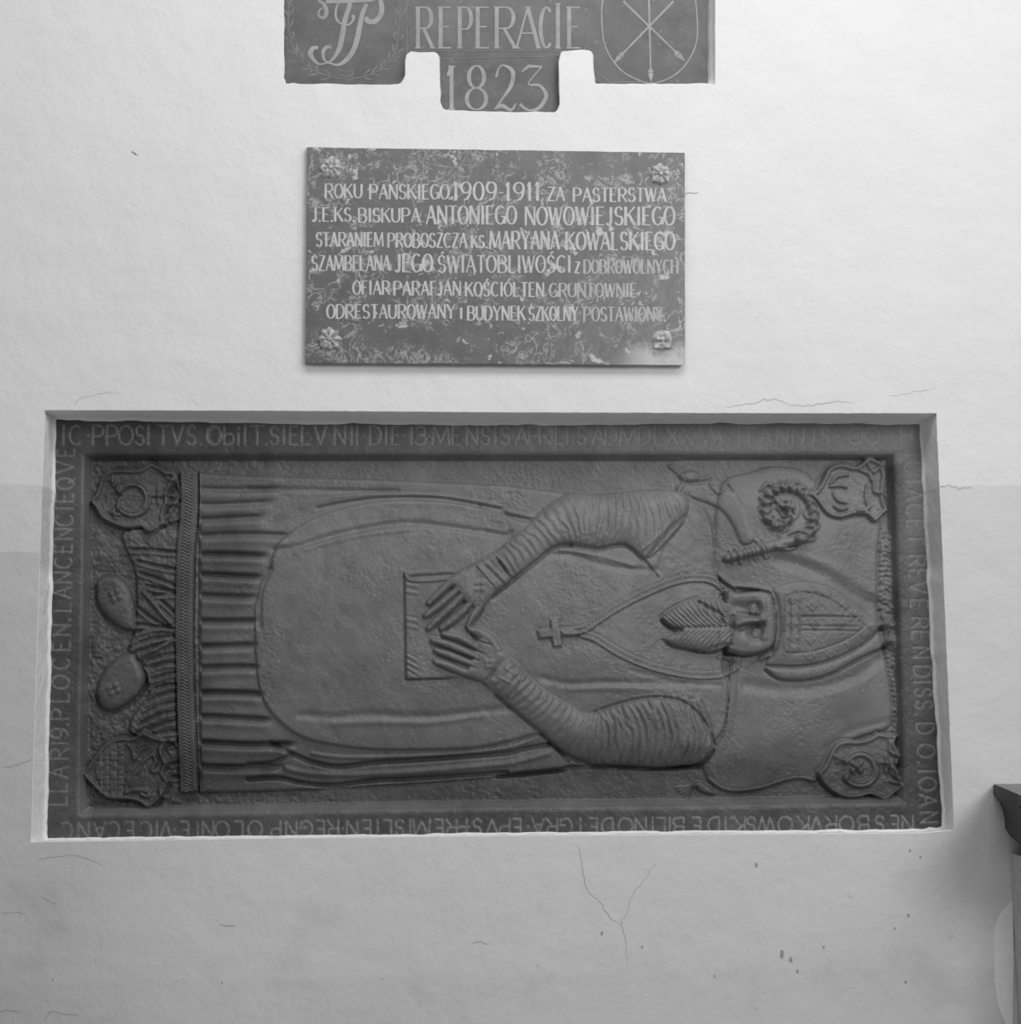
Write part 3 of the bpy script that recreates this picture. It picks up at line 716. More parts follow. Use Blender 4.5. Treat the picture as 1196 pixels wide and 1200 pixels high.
# ---- shoes
shU = cr(zA((322, 860), (350, 818), (400, 805), (455, 832), (495, 895), (512, 980), (510, 1060)) + zB((500, 75), (450, 65), (400, 30)) + zA((360, 990), (325, 930)), 5, True)
dome(shU, 8.5, 12, rnd, lab=21, flat=1.5)
shD = cr(zB((332, 330), (365, 255), (430, 198), (495, 178), (535, 220), (560, 290), (540, 350), (485, 408), (400, 448), (350, 430), (328, 380)), 5, True)
dome(shD, 9.0, 12, rnd, lab=22, flat=1.5)
w, s = sd(shU, 2); H[w] += np.where(s > 3, .5 * n_f[w] + .9 * n_m[w], 0); w, s = sd(shD, 2); H[w] += np.where(s > 3, .5 * n_f[w] + .9 * n_m[w], 0)
tube(cr(zA((325, 870), (330, 950), (370, 1010), (420, 1070)) + zB((450, 78), (500, 88))), 3.0, -2.5); tube(cr(zB((540, 225), (566, 290), (545, 355), (485, 415), (400, 455), (345, 432), (325, 380))), 2.6, -2.5)
for c_, zz_, lb in (((420, 910), zA, 34), ((412, 350), zB, 35)):
    for a in range(4):
        an = math.radians(20 + 90 * a); q = (c_[0] + 21 * math.cos(an), c_[1] + 21 * math.sin(an)); tube(zz_(q, (q[0] + 3, q[1])), 3.4, 2.2, lab=lb)

# ---- inscribed border, raised all round
TL, TR, BR_, BL = (98.5, 532.0), (1047.0, 531.5), (1060.0, 942.0), (93.0, 956.0)
inner = [TL, (400, 532), (800, 531.5), TR, (1050, 640), (1056, 800), BR_, (800, 947), (560, 949), (300, 953.5), BL, (94, 840), (97, 700)]
d = pdist(GX, GY, inner, True)[0]; ins = inside(GX, GY, inner)
sdi = np.where(ins, -d, d)        # positive on the border
LV = 13.5
cw = np.where((GY > 900) & (GX > 110), 9.5, np.where(GX < 130, 7.0, 6.5))      # wider lower and left chamfers, shaped to catch the light
edgeh = np.where(sdi > -cw, 3.5 + (LV - 3.5) * smo((sdi + cw) / cw) ** .9, 0)
onb = sdi > -cw
Hb = edgeh
H = np.where(sdi > -.2, LV, np.where(onb & (H < edgeh), edgeh, H))
LAB = np.where(sdi > -.2, 1, np.where(onb & (Hb >= H - .01), 1, LAB))
H += np.where(sdi > 0, .35 * n_f + .4 * n_m, 0)
tube(np.array(inner + [inner[0]]), 1.0, -.6)

# ---- stroke font
def arcp(cx, cy, rx, ry, a0, a1, n=12):
    return [(cx + rx * math.cos(math.radians(a0 + (a1 - a0) * i / n)), cy + ry * math.sin(math.radians(a0 + (a1 - a0) * i / n))) for i in range(n + 1)]


GL = {
    'A': [[(0, 0), (.5, 1)], [(.5, 1), (1, 0)], [(.2, .36), (.8, .36)]],
    'B': [[(.08, 0), (.08, 1)], [(.08, 1), (.55, 1)] + arcp(.55, .76, .33, .24, 90, -90) + [(.08, .52)], [(.08, .52), (.6, .52)] + arcp(.6, .26, .38, .26, 90, -90) + [(.08, 0)]],
    'C': [arcp(.55, .5, .52, .5, 50, 310, 16)],
    'D': [[(.05, 0), (.05, 1)], [(.05, 1), (.4, 1)] + arcp(.4, .5, .58, .5, 90, -90, 14) + [(.05, 0)]],
    'E': [[(.1, 0), (.1, 1)], [(.1, 1), (.92, 1)], [(.1, .52), (.75, .52)], [(.1, 0), (.95, 0)]],
    'F': [[(.1, 0), (.1, 1)], [(.1, 1), (.92, 1)], [(.1, .52), (.75, .52)]],
    'G': [arcp(.52, .5, .5, .5, 50, 350, 18), [(.62, .42), (1.0, .42)], [(1.0, .42), (1.0, .05)]],
    'H': [[(.05, 0), (.05, 1)], [(.95, 0), (.95, 1)], [(.05, .52), (.95, .52)]],
    'I': [[(.5, 0), (.5, 1)]],
    'J': [[(.75, 1), (.75, .25)] + arcp(.4, .25, .35, .27, 0, -150, 8)],
    'K': [[(.05, 0), (.05, 1)], [(.95, 1), (.05, .42)], [(.35, .6), (1, 0)]],
    'L': [[(.1, 1), (.1, 0)], [(.1, 0), (.95, 0)]],
    'M': [[(0, 0), (.1, 1)], [(.1, 1), (.5, .1)], [(.5, .1), (.9, 1)], [(.9, 1), (1, 0)]],
    'N': [[(.05, 0), (.05, 1)], [(.05, 1), (.95, 0)], [(.95, 0), (.95, 1)]],
    'O': [arcp(.5, .5, .5, .5, 90, 450, 20)],
    'P': [[(.08, 0), (.08, 1)], [(.08, 1), (.55, 1)] + arcp(.55, .73, .4, .27, 90, -90) + [(.08, .46)]],
    'Q': [arcp(.5, .5, .5, .5, 90, 450, 20), [(.6, .25), (1.0, -.08)]],
    'R': [[(.08, 0), (.08, 1)], [(.08, 1), (.55, 1)] + arcp(.55, .74, .38, .26, 90, -90) + [(.08, .48)], [(.45, .48), (1, 0)]],
    'S': [arcp(.5, .74, .4, .26, 20, 270, 12) + arcp(.5, .25, .44, .25, 90, -160, 12)[1:]],
    'T': [[(.5, 0), (.5, 1)], [(0, 1), (1, 1)]],
    'U': [[(.05, 1), (.05, .35)] + arcp(.5, .35, .45, .35, 180, 360, 10) + [(.95, 1)]],
    'V': [[(0, 1), (.5, 0)], [(.5, 0), (1, 1)]],
    'W': [[(0, 1), (.27, 0)], [(.27, 0), (.5, .95)], [(.5, .95), (.73, 0)], [(.73, 0), (1, 1)]],
    'Y': [[(0, 1), (.5, .48)], [(1, 1), (.5, .48)], [(.5, .48), (.5, 0)]],
    'Z': [[(.05, 1), (.95, 1)], [(.95, 1), (.05, 0)], [(.05, 0), (.98, 0)]],
    'X': [[(0, 0), (1, 1)], [(0, 1), (1, 0)]],
    '0': [arcp(.5, .5, .46, .5, 90, 450, 20)],
    '1': [[(.5, 0), (.5, 1)], [(.5, 1), (.2, .8)]],
    '2': [arcp(.48, .72, .42, .28, 170, -30, 10) + [(.05, .05)], [(.05, .03), (.95, .03)]],
    '3': [arcp(.42, .74, .42, .26, 150, -80, 10) + arcp(.42, .26, .5, .28, 85, -150, 12)],
    '8': [arcp(.5, .74, .36, .26, -90, 270, 16), arcp(.5, .24, .46, .25, 90, 450, 16)],
    '9': [arcp(.5, .7, .44, .3, 0, 360, 16), [(.94, .7), (.9, .4), (.7, .1), (.3, 0)]],
    'b': [[(.1, 0), (.1, 1)], arcp(.5, .3, .42, .3, 180, -180, 14)],
    'i': [[(.5, 0), (.5, .62)], [(.5, .85), (.5, .9)]],
    '-': [[(.1, .45), (.9, .45)]],
    '.': [[(.4, .0), (.5, .05)]],
    '*': [[(.45, .45), (.55, .5)]],
}
ACC = {'Ń': ('N', 'ac'), 'Ś': ('S', 'ac'), 'Ó': ('O', 'ac'), 'Ć': ('C', 'ac'), 'Ą': ('A', 'og'), 'Ł': ('L', 'sl')}


def carve(ch, cx, cy, wdt, hgt, rot, strength, hw=1.1):
    """cut one letter into the border, rot in quarter turns clockwise on the page"""
    for st_ in GL[ch]:
        pts = []
        for u, v_ in st_:
            a, b2 = (u - .5) * wdt, -(v_ - .5) * hgt
            for _ in range(rot % 4): a, b2 = -b2, a
            pts.append((cx + a, cy + b2))
        w = win(pts, 4); d = pdist(GX[w], GY[w], pts)[0]
        H[w] -= 1.3 * strength * np.exp(-(d / hw) ** 2)
        INK[w] = np.maximum(INK[w], strength * np.exp(-(d / (hw * 1.05)) ** 2))


WID = {'I': .2, 'i': .2, '1': .3, '.': .2, '*': .2, 'M': 1.15, 'W': 1.2, 'O': .95, 'E': .6, 'L': .6, 'S': .6, 'F': .6, 'J': .5}
def run(seq, z, ax, rot, base, hgt, s0, s1, wb=17.0):
    for i, (ch, q) in enumerate(seq):
        p = z((q, 0))[0][0] if ax == 'x' else z((0, q))[0][1]
        s_ = s0 + (s1 - s0) * i / max(len(seq) - 1, 1)
        if ax == 'x': c = (p, base(p))
        else: c = (base(p), p)
        wdt = wb * WID.get(ch, .8)
        carve(ch, c[0], c[1], wdt, hgt, rot, s_)


top = lambda p: 511.2 + (p - 70) * .0005
run([('I', 185), ('C', 240), ('*', 300), ('P', 345), ('P', 410), ('O', 475), ('S', 540), ('I', 580), ('T', 650), ('V', 715), ('S', 782), ('.', 828), ('O', 885), ('b', 955), ('i', 1000), ('I', 1030), ('T', 1088)], zA, 'x', 0, top, 22, .8, .85)
carve('O', zA((893, 0))[0][0], 511.8, 15, 19, 0, .6)
run([('.', 95), ('S', 130), ('I', 175), ('E', 220), ('L', 275), ('V', 345), ('N', 435), ('I', 490), ('I', 515), ('*', 545), ('D', 600), ('I', 650), ('E', 695), ('*', 735), ('1', 770), ('3', 815), ('*', 850), ('M', 905), ('E', 975), ('N', 1050), ('S', 1115), ('I', 1160)], zC, 'x', 0, top, 21, .85, .65)
run([('S', 130), ('*', 165), ('A', 205), ('P', 262), ('R', 312), ('I', 345), ('L', 378), ('I', 418), ('S', 485), ('A', 560), ('D', 620), ('M', 700), ('D', 775), ('L', 840), ('X', 905), ('X', 975), ('V', 1060), ('I', 1105), ('I', 1130)], zE, 'x', 0, top, 20, .55, .3)
run([('S', 35), ('I', 82)], zE, 'x', 0, top, 20, .6, .6)
run([('V', 30), ('I', 140), ('T', 185), ('A', 262), ('N', 340), ('N', 415), ('I', 487), ('S', 540), ('*', 595), ('O', 680), ('O', 758), ('H', 915)], zG, 'x', 0, top, 19, .4, .4)
rcol = lambda p: 1067 + (p - 540) * .0455
run([('I', 255), ('C', 310), ('I', 378), ('A', 440), ('C', 510), ('E', 575), ('T', 645), ('R', 745), ('E', 805), ('V', 870), ('E', 945), ('R', 1035)], zG, 'y', 1, rcol, 20, .35, .55, 16)
run([('E', 95), ('N', 178), ('D', 265), ('I', 315), ('S', 362), ('S', 420), ('.', 465), ('D', 530), ('O', 635), ('.', 690), ('I', 730), ('O', 790), ('A', 865), ('N', 945)], zH, 'y', 1, rcol, 20, .6, .7, 16)
lcol = lambda p: np.interp(p, [530, 740, 940], [79, 74, 70])
run([('E', 245), ('V', 312), ('Q', 388), ('E', 455), ('I', 503), ('C', 558), ('N', 622), ('E', 690), ('C', 755), ('N', 825), ('A', 895), ('L', 965), ('.', 1020)], zA, 'y', 3, lcol, 20, .6, .6, 16)
run([('N', 72), ('E', 150), ('C', 228), ('O', 315), ('L', 390), ('P', 465), ('.', 512), ('9', 553), ('I', 600), ('R', 650), ('A', 735), ('L', 808), ('L', 870)], zB, 'y', 3, lcol, 20, .6, .55, 16)
bot = lambda p: np.interp(p, [60, 340, 600, 1100], [972.5, 970.5, 968.0, 964.0])
z4, z3, z2, z1 = Z(840, 930, 4.27), Z(580, 930, 4.27), Z(320, 930, 4.27), Z(60, 930, 4.27)
run([('N', 945), ('E', 880), ('S', 805), ('B', 725), ('O', 640), ('R', 565), ('V', 490), ('K', 425), ('O', 335), ('W', 240), ('S', 165), ('K', 108), ('I', 38)], z4, 'x', 2, bot, 19, .85, .75)
run([('.', 1175), ('D', 1090), ('E', 1005), ('B', 915), ('I', 870), ('L', 828), ('I', 785), ('N', 725), ('O', 650), ('D', 560), ('E', 490), ('I', 425), ('G', 355), ('R', 285), ('A', 215), ('*', 165), ('E', 110), ('P', 48)], z3, 'x', 2, bot, 19, .75, .7)
run([('V', 1095), ('S', 1022), ('*', 980), ('P', 945), ('R', 895), ('E', 832), ('M', 745), ('I', 688), ('S', 635), ('L', 575), ('I', 525), ('E', 472), ('N', 398), ('*', 352), ('R', 305), ('E', 240), ('G', 172), ('N', 95), ('I', 40)], z2, 'x', 2, bot, 19, .75, .65)
run([('P', 1130), ('O', 1025), ('L', 945), ('O', 860), ('N', 790), ('I', 740), ('E', 675), ('*', 625), ('V', 580), ('I', 535), ('C', 480), ('E', 400), ('C', 320), ('A', 250), ('N', 170), ('C', 85)], z1, 'x', 2, bot, 19, .6, .5)

# pitted, tooled surface of the stone
pit = vnoise(H.shape, 1.6, 71) + .8 * vnoise(H.shape, 2.6, 72) + .5 * vnoise(H.shape, 5, 73)
grain = np.clip(.55 + 1.6 * vnoise(H.shape, 38, 74) + 1.0 * vnoise(H.shape, 16, 75), .15, 1.4)
H += pit * grain * np.where(LAB == 1, .35, .62)
ts_ = vnoise((H.shape[0], H.shape[1]), 2.2, 76); H -= np.where(ts_ > .40, (ts_ - .40) * 9, 0) * grain * (LAB != 1)
# light wear: chips and rubbed spots
for i in range(320):
    c = (RNG.uniform(60, 1090), RNG.uniform(500, 970)); w = win([c], 3)
    q = np.hypot((GX[w] - c[0]) / RNG.uniform(.6, 1.3), (GY[w] - c[1]) / RNG.uniform(.6, 1.3)); INK[w] = np.maximum(INK[w], RNG.uniform(.15, .6) * np.exp(-q ** 2)); H[w] -= .5 * np.exp(-q ** 2)
H = (H * 4 + np.roll(H, 1, 0) + np.roll(H, -1, 0) + np.roll(H, 1, 1) + np.roll(H, -1, 1)) / 8
H[0] = H[1]; H[-1] = H[-2]; H[:, 0] = H[:, 1]; H[:, -1] = H[:, -2]

WEAR_AND_LIGHT = np.interp(GX, [60, 200, 330, 900], [.06, .22, .62, .72]) * np.interp(GY + 20 * n_l, [855, 905], [1, .10])  # sheen falloff painted in: darker to the left and bottom
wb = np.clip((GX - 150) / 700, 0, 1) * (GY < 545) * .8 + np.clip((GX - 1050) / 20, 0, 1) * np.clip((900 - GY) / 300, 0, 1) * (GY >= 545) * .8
WEAR_AND_LIGHT = np.where(LAB == 1, .06 + wb + .75 * smo((-sdi - .5) / 1.5) * (np.clip((GY - 900) / 60, 0, 1) + .5 * (GX < 110)), WEAR_AND_LIGHT); WEAR_AND_LIGHT = np.clip(blur(WEAR_AND_LIGHT, 3) + .25 * n_l + .15 * n_m, 0, 1)  # chamfer colour lightened as if lit from above
# ---------------------------------------------------------------- build the slab
DS = .130                       # depth of the slab's ground behind the wall face
PXM = .0024
slab_loc = tuple(P(578, 970, DS))
slab = empty('grave_slab', slab_loc)
tag(slab, 'large dark stone grave slab with a carved reclining bishop, set sideways in the wall', 'grave slab')
pos = P(GX, GY, DS - .018); pos[..., 1] = DS - H * PXM
lab_c = LAB[:-1, :-1]
NY, NX = GX.shape
idx = np.arange(NY * NX).reshape(NY, NX)
sub_of = {15: 14, 28: 17, 29: 18, 30: 19, 31: 20, 37: 20, 26: 16, 32: 5, 33: 6, 34: 21, 35: 22, 25: 2, 36: 2, 13: 12, 23: 3, 24: 3}
LABELS = {17: 'pointed shield with an open horseshoe', 18: 'worn pointed shield with curved bars', 19: 'pointed shield with a horseshoe around a small cross', 20: 'pointed shield with a masonry wall and lion half',
          5: 'creased upper sleeve reaching down to the book', 6: 'deeply creased lower sleeve', 7: 'upper gloved hand with long spread fingers', 8: 'lower gloved hand with thumb raised',
          21: 'upper shoe with a flower mark', 22: 'lower shoe with a flower mark', 37: 'coursed masonry wall on the shield'}
made = {}
posf = pos.reshape(-1, 3); inkf = INK.reshape(-1)
lid = lab_c
order = [k for k in NAMES if k not in sub_of] + [k for k in NAMES if k in sub_of]
slab_off = np.array(slab_loc)
for lb in order:
    mk = lid == lb
    if not mk.any(): continue
    jj, ii = np.nonzero(mk)
    quads = np.stack([idx[jj, ii], idx[jj + 1, ii], idx[jj + 1, ii + 1], idx[jj, ii + 1]], 1)
    used, inv = np.unique(quads, return_inverse=True); quads = inv.reshape(-1, 4)
    V = posf[used]; nv = len(V)
    # closed sides down to the back of the stone
    mp = np.pad(mk, 1); J, I = jj + 1, ii + 1
    sides = []
    for cond, (q0, q1) in ((~mp[J - 1, I], (3, 0)), (~mp[J + 1, I], (1, 2)), (~mp[J, I - 1], (0, 1)), (~mp[J, I + 1], (2, 3))):
        e = quads[cond]
        if len(e): sides.append(np.stack([e[:, q1], e[:, q0]], 1))
    S = np.vstack(sides)
    su, sinv = np.unique(S, return_inverse=True); sinv = sinv.reshape(-1, 2); ns = len(su)
    Vs = V[su]; Vb = Vs.copy(); Vb[:, 1] = DS + (.02 if lb not in (1, 0) else .05)
    allv = np.vstack([V, Vs, Vb]) - slab_off
    sq = np.stack([nv + sinv[:, 0], nv + sinv[:, 1], nv + ns + sinv[:, 1], nv + ns + sinv[:, 0]], 1)
    fq = np.vstack([quads, sq])
    me = bpy.data.meshes.new(NAMES[lb])
    me.vertices.add(len(allv)); me.vertices.foreach_set('co', allv.ravel())
    me.loops.add(fq.size); me.loops.foreach_set('vertex_index', fq.ravel())
    me.polygons.add(len(fq)); me.polygons.foreach_set('loop_start', np.arange(0, fq.size, 4)); me.polygons.foreach_set('loop_total', np.full(len(fq), 4))
    me.polygons.foreach_set('use_smooth', np.ones(len(fq), bool))
    at = me.attributes.new('chalk', 'FLOAT', 'POINT')
    ia = np.zeros(len(allv), np.float32); ia[:nv] = inkf[used]; at.data.foreach_set('value', ia)
    at = me.attributes.new('wear_and_light', 'FLOAT', 'POINT'); ia = np.zeros(len(allv), np.float32); ia[:nv] = WEAR_AND_LIGHT.reshape(-1)[used]; at.data.foreach_set('value', ia)
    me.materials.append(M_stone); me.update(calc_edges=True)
    o = bpy.data.objects.new(NAMES[lb], me); COL.objects.link(o)
    o.parent = made.get(sub_of.get(lb), slab)
    made[lb] = o
    if lb in LABELS: o['label'] = LABELS[lb]

# ---------------------------------------------------------------- wall with its openings
def jit(poly, stepw, amp, seed, closed=True):
    """resample a polygon and roughen it slightly"""
    p = np.asarray(poly, float); out = []; r = np.random.default_rng(seed)
    for a, c in zip(p, np.roll(p, -1, 0) if closed else p[1:]):
        n = max(int(np.hypot(*(c - a)) / stepw), 1)
        for k in range(n):
            q = a + (c - a) * k / n
            out.append(q + (r.normal(0, amp, 2) if k else 0))
    return np.array(out)


def offset(poly, d):
    p = np.asarray(poly, float); a = np.roll(p, 1, 0); c = np.roll(p, -1, 0); t = c - a
    n = np.stack([t[:, 1], -t[:, 0]], 1); n /= np.maximum(np.hypot(n[:, 0], n[:, 1]), 1e-6)[:, None]
    area_ = np.sum(p[:, 0] * c[:, 1] - c[:, 0] * p[:, 1]) / 2
    return p + n * d * (1 if area_ > 0 else -1)


niche = [(52, 480.5), (300, 481), (600, 483), (900, 484), (1097, 484), (1108, 735), (1118, 973), (1080, 976.5), (600, 979.5), (300, 983), (36, 987), (44, 735)]
n_out = jit(niche, 12, .25, 3)
NIN = [(64, 492), (300, 496), (600, 498), (900, 496), (1078, 498), (1083, 560), (1090, 735), (1104, 965), (1080, 971.5), (600, 975.0), (300, 978.5), (54, 980.0), (59, 735)]
# same count of points on the inner outline: resample both by angle-free arc mapping per corner
def ring(corn, counts, amp, seed):
    r = np.random.default_rng(seed); out = []
    for i, (a, n) in enumerate(zip(corn, counts)):
        c = corn[(i + 1) % len(corn)]
        for k in range(n): out.append((a[0] + (c[0] - a[0]) * k / n + r.normal(0, amp), a[1] + (c[1] - a[1]) * k / n + r.normal(0, amp)))
    return np.array(out)


cnt = [40, 48, 48, 32, 40, 40, 8, 80, 48, 44, 40, 40]
nin = [(66, 492), (300, 496), (600, 498.5), (900, 496), (1077, 497.5), (1089, 735), (1104, 968), (1080, 971.5), (600, 975.5), (300, 979.5), (55, 982.0), (60.5, 735)]
ringA = ring(niche, cnt, .12, 11)


def ring_mesh(ringA, rin, y_in, amp_in, seed, name_mat):
    r = np.random.default_rng(seed)
    sm = r.normal(0, 1, (len(rin), 2)); sm = (sm + np.roll(sm, 1, 0) + np.roll(sm, 2, 0)) / 1.8
    rj = rin + sm * amp_in; lip = offset(rin, 3.2) + sm * .5
    levels = [(offset(ringA, 0), .0), (offset(ringA, -.6), .0010), (offset(ringA, -1.0), .0035)]
    V = [P(q[:, 0], q[:, 1], yy) for q, yy in levels]
    a3 = V[-1]; b3 = P(lip[:, 0], lip[:, 1], y_in - .007)
    for t in (.3, .6, .85):
        mid = a3 * (1 - t) + b3 * t; mid[:, 0] += r.normal(0, .0010, len(mid)); mid[:, 2] += r.normal(0, .0010, len(mid)); V.append(mid)
    V.append(b3); b3 = P(*(lip * .3 + rj * .7).T, y_in - .006); V.append(b3); b3 = P(rj[:, 0], rj[:, 1], y_in); V.append(b3)
    b4 = b3.copy(); b4[:, 1] += .02; V.append(b4)
    return V


def faces_rings(V, base=0):
    n = len(V[0]); F_ = []
    for l in range(len(V) - 1):
        for i in range(n):
            j = (i + 1) % n
            F_.append((base + l * n + i, base + l * n + j, base + (l + 1) * n + j, base + (l + 1) * n + i))
    return F_


yface = DS - LV * PXM
VN = ring_mesh(ringA, ring(nin, cnt, 0, 5), yface - .001, .45, 9, None)

# outline of the uncovered painted tablet (it runs on above the frame)
tab = cr([(332, -150), (332, 60), (332, 90)], 3).tolist()[:-1] + cr([(332, 92), (335, 98.5), (345, 99)], 3).tolist() + [(400, 100)] + cr([(458, 100), (470, 98), (475, 88)], 3).tolist() + \
    cr([(475, 72), (477, 64), (484, 62)], 3).tolist() + cr([(504, 62), (511, 63), (514, 70)], 3).tolist() + cr([(515, 118), (518, 128), (528, 130)], 3).tolist() + [(580, 132)] + cr([(642, 133), (652, 131), (656, 122)], 3).tolist() + \
    cr([(655, 72), (658, 62), (664, 61)], 3).tolist() + cr([(682, 59), (692, 62), (694, 72)], 3).tolist() + cr([(695, 92), (697, 98), (704, 99.5)], 3).tolist() + [(760, 99)] + [(838, 99.5), (838, 50), (838, -150)]
tab = np.array(tab)
t_in = tab.copy()
rightm = t_in[:, 0] > 836; t_in[rightm, 0] = 830.5
t_in[(~rightm)] += 0
TD = .03
rr = np.random.default_rng(4)
def dense(p, stepw=7):
    out = []; key = []
    for i in range(len(p)):
        a, c = p[i], p[(i + 1) % len(p)]; n = max(int(np.hypot(*(c - a)) / stepw), 1)
        for k in range(n): out.append(a + (c - a) * k / n); key.append((i, k / n))
    return np.array(out), key
tabd, key = dense(tab)
tin = np.array([t_in[i] * (1 - f) + t_in[(i + 1) % len(t_in)] * f for i, f in key])
tin = offset(tin, -1.2)
jt = rr.normal(0, .45, tabd.shape); jt = (jt + np.roll(jt, 1, 0)) / 1.4
VT = [P(tabd[:, 0], tabd[:, 1], 0.), P(*offset(tabd, -.7).T, .0012), P(*(offset(tabd, -1.0) + jt * .5).T, .004)]
b3 = P(*(tin + jt).T, TD); VT += [VT[-1] * .5 + b3 * .5, b3, b3 + np.array([0, .01, 0])]

WX0, WX1, WZ1 = -2.2, 2.6, 3.5
outer = [(WX0, 0, 0), (WX1, 0, 0), (WX1, 0, WZ1), (WX0, 0, WZ1)]
loops = [[Vector(p) for p in outer], [Vector(p) for p in VN[0]], [Vector(p) for p in VT[0]]]
base_v = [tuple(v) for l in loops for v in l]
edges = []; k0 = 0
for l in loops:
    edges += [(k0 + i, k0 + (i + 1) % len(l)) for i in range(len(l))]; k0 += len(l)
cv, ce, cf, _, _, _ = delaunay_2d_cdt([Vector((v[0], v[2])) for v in base_v], edges, [], 0, 1e-7)
base_v = [(v.x, 0., v.y) for v in cv]
cen = np.array([[sum(cv[i].x for i in t) / 3, sum(cv[i].y for i in t) / 3] for t in cf])
hole = np.zeros(len(cf), bool)
for l in loops[1:]: hole |= inside(cen[:, 0], cen[:, 1], [(v.x, v.z) for v in l])
fix = []
for t, h_ in zip(cf, hole):
    if h_: continue
    a, b2, c = [np.array(base_v[i]) for i in t]
    fix.append(tuple(t) if np.cross(b2 - a, c - a)[1] < 0 else tuple(t)[::-1])
# thickness behind so the wall is a solid
wv_ = list(base_v); nb = len(wv_)
wv_ += [(p[0], .5, p[2]) for p in outer]
wf = list(fix) + [(0, 1, nb + 1, nb), (1, 2, nb + 2, nb + 1), (2, 3, nb + 3, nb + 2), (3, 0, nb, nb + 3), (nb, nb + 1, nb + 2, nb + 3)]
wall = link('wall_back', wv_, wf, M_wall); tag(wall, kind='structure')
for nm, VV, mm in (('niche_reveal', VN, M_white), ('tablet_reveal', VT, M_wall)):
    allv = np.vstack(VV)
    o = link(nm, allv, faces_rings(VV), mm, wall, smooth=True)
    me = o.data
fl = link('floor', [(WX0, -5, 0), (WX1, -5, 0), (WX1, .5, 0), (WX0, .5, 0), (WX0, -5, -.1), (WX1, -5, -.1), (WX1, .5, -.1), (WX0, .5, -.1)],
          [(0, 1, 2, 3), (7, 6, 5, 4), (0, 4, 5, 1), (1, 5, 6, 2), (2, 6, 7, 3), (3, 7, 4, 0)], M_floor)
tag(fl, kind='structure')


# ---------------------------------------------------------------- flat painted strokes
def ribbon(line, widths, y, out_v, out_f):
    p = np.asarray(line, float); n = len(p)
    if n < 2: return
    t = np.gradient(p, axis=0); L = np.maximum(np.hypot(t[:, 0], t[:, 1]), 1e-6)[:, None]; t = t / L
    nr = np.stack([-t[:, 1], t[:, 0]], 1)
    if np.isscalar(widths): wd = np.full(n, widths)
    else: wd = np.interp(np.linspace(0, 1, n), np.linspace(0, 1, len(widths)), widths)
    a = p + nr * wd[:, None] / 2; b2 = p - nr * wd[:, None] / 2
    base = len(out_v); y = y - 2e-6 * (len(out_f) % 90)
    out_v.extend(P(a[:, 0], a[:, 1], y).tolist()); out_v.extend(P(b2[:, 0], b2[:, 1], y).tolist())
    for i in range(n - 1): out_f.append((base + i, base + i + 1, base + n + i + 1, base + n + i))


def glyph(ch, x0, ytop, wdt, hgt, thick, thin, y, V, Fc, serif=0):
    acc = None
    if ch in ACC: ch, acc = ACC[ch]
    if ch not in GL: return
    for st_ in GL[ch]:
        p = np.array([(x0 + u * wdt, ytop + (1 - v_) * hgt) for u, v_ in st_])
        if len(p) == 2:
            dx, dy = abs(p[1] - p[0]); steep = dy / max(dx + dy, 1e-6)
            if ch in 'AVWMNYXK': dirn = (p[1][0] - p[0][0]) * (p[1][1] - p[0][1]); wd = thick if dirn > 0 or (ch in 'MKY' and steep > .85) else thin * 1.25
            else: wd = thin + (thick - thin) * smo(steep)
            if ch in 'NM' and steep > .9: wd = thick * .75
            ln = p[1] - p[0]; ln = ln / max(np.hypot(*ln), 1e-6); ext = thin * .3
            if ch in '.*': wd = thick * .9; ext = thick * .3
            ribbon([p[0] - ln * ext, p[1] + ln * ext], float(wd), y, V, Fc)
            if serif and ch not in '.*-' and steep > .4:
                for q in p:
                    if min(abs(q[1] - ytop), abs(q[1] - ytop - hgt)) < .12 * hgt: ribbon([(q[0] - serif, q[1]), (q[0] + serif, q[1])], thin, y, V, Fc)
        else:
            t = np.abs(np.gradient(p, axis=0)); steep = t[:, 1] / np.maximum(t.sum(1), 1e-6)
            ribbon(p, (thin + (thick - thin) * smo(steep)).tolist(), y, V, Fc)
    if acc == 'ac': ribbon([(x0 + wdt * .4, ytop - hgt * .08), (x0 + wdt * .75, ytop - hgt * .24)], [thick * .5, thick * .9], y, V, Fc)
    if acc == 'og': ribbon(arcp(x0 + wdt, ytop + hgt * 1.08, wdt * .15, hgt * .08, 90, 300, 6), thin, y, V, Fc)
    if acc == 'sl': ribbon([(x0 - wdt * .15, ytop + hgt * .62), (x0 + wdt * .5, ytop + hgt * .42)], thin, y, V, Fc)


PW = {'I': .34, '1': .5, '.': .3, '-': .5, 'M': 1.3, 'W': 1.3, 'J': .6, 'E': .8, 'L': .75, 'F': .75, 'Z': .85, 'S': .85, 'T': .85}
def word(txt, x0, x1, yt, yb, y, V, Fc, thick, thin, serif=0):
    gap = .24
    ws = [PW.get(ACC.get(c, (c,))[0], 1.0) for c in txt]
    tot = sum(ws) + gap * (len(txt) - 1); u = (x1 - x0) / tot; x = x0
    for c, w_ in zip(txt, ws):
        if c == 'I' or c == '1': glyph(c, x + w_ * u * .5 - w_ * u * .5, yt, w_ * u, yb - yt, thick, thin, y, V, Fc, serif)
        else: glyph(c, x, yt, w_ * u, yb - yt, thick, thin, y, V, Fc, serif)
        x += (w_ + gap) * u


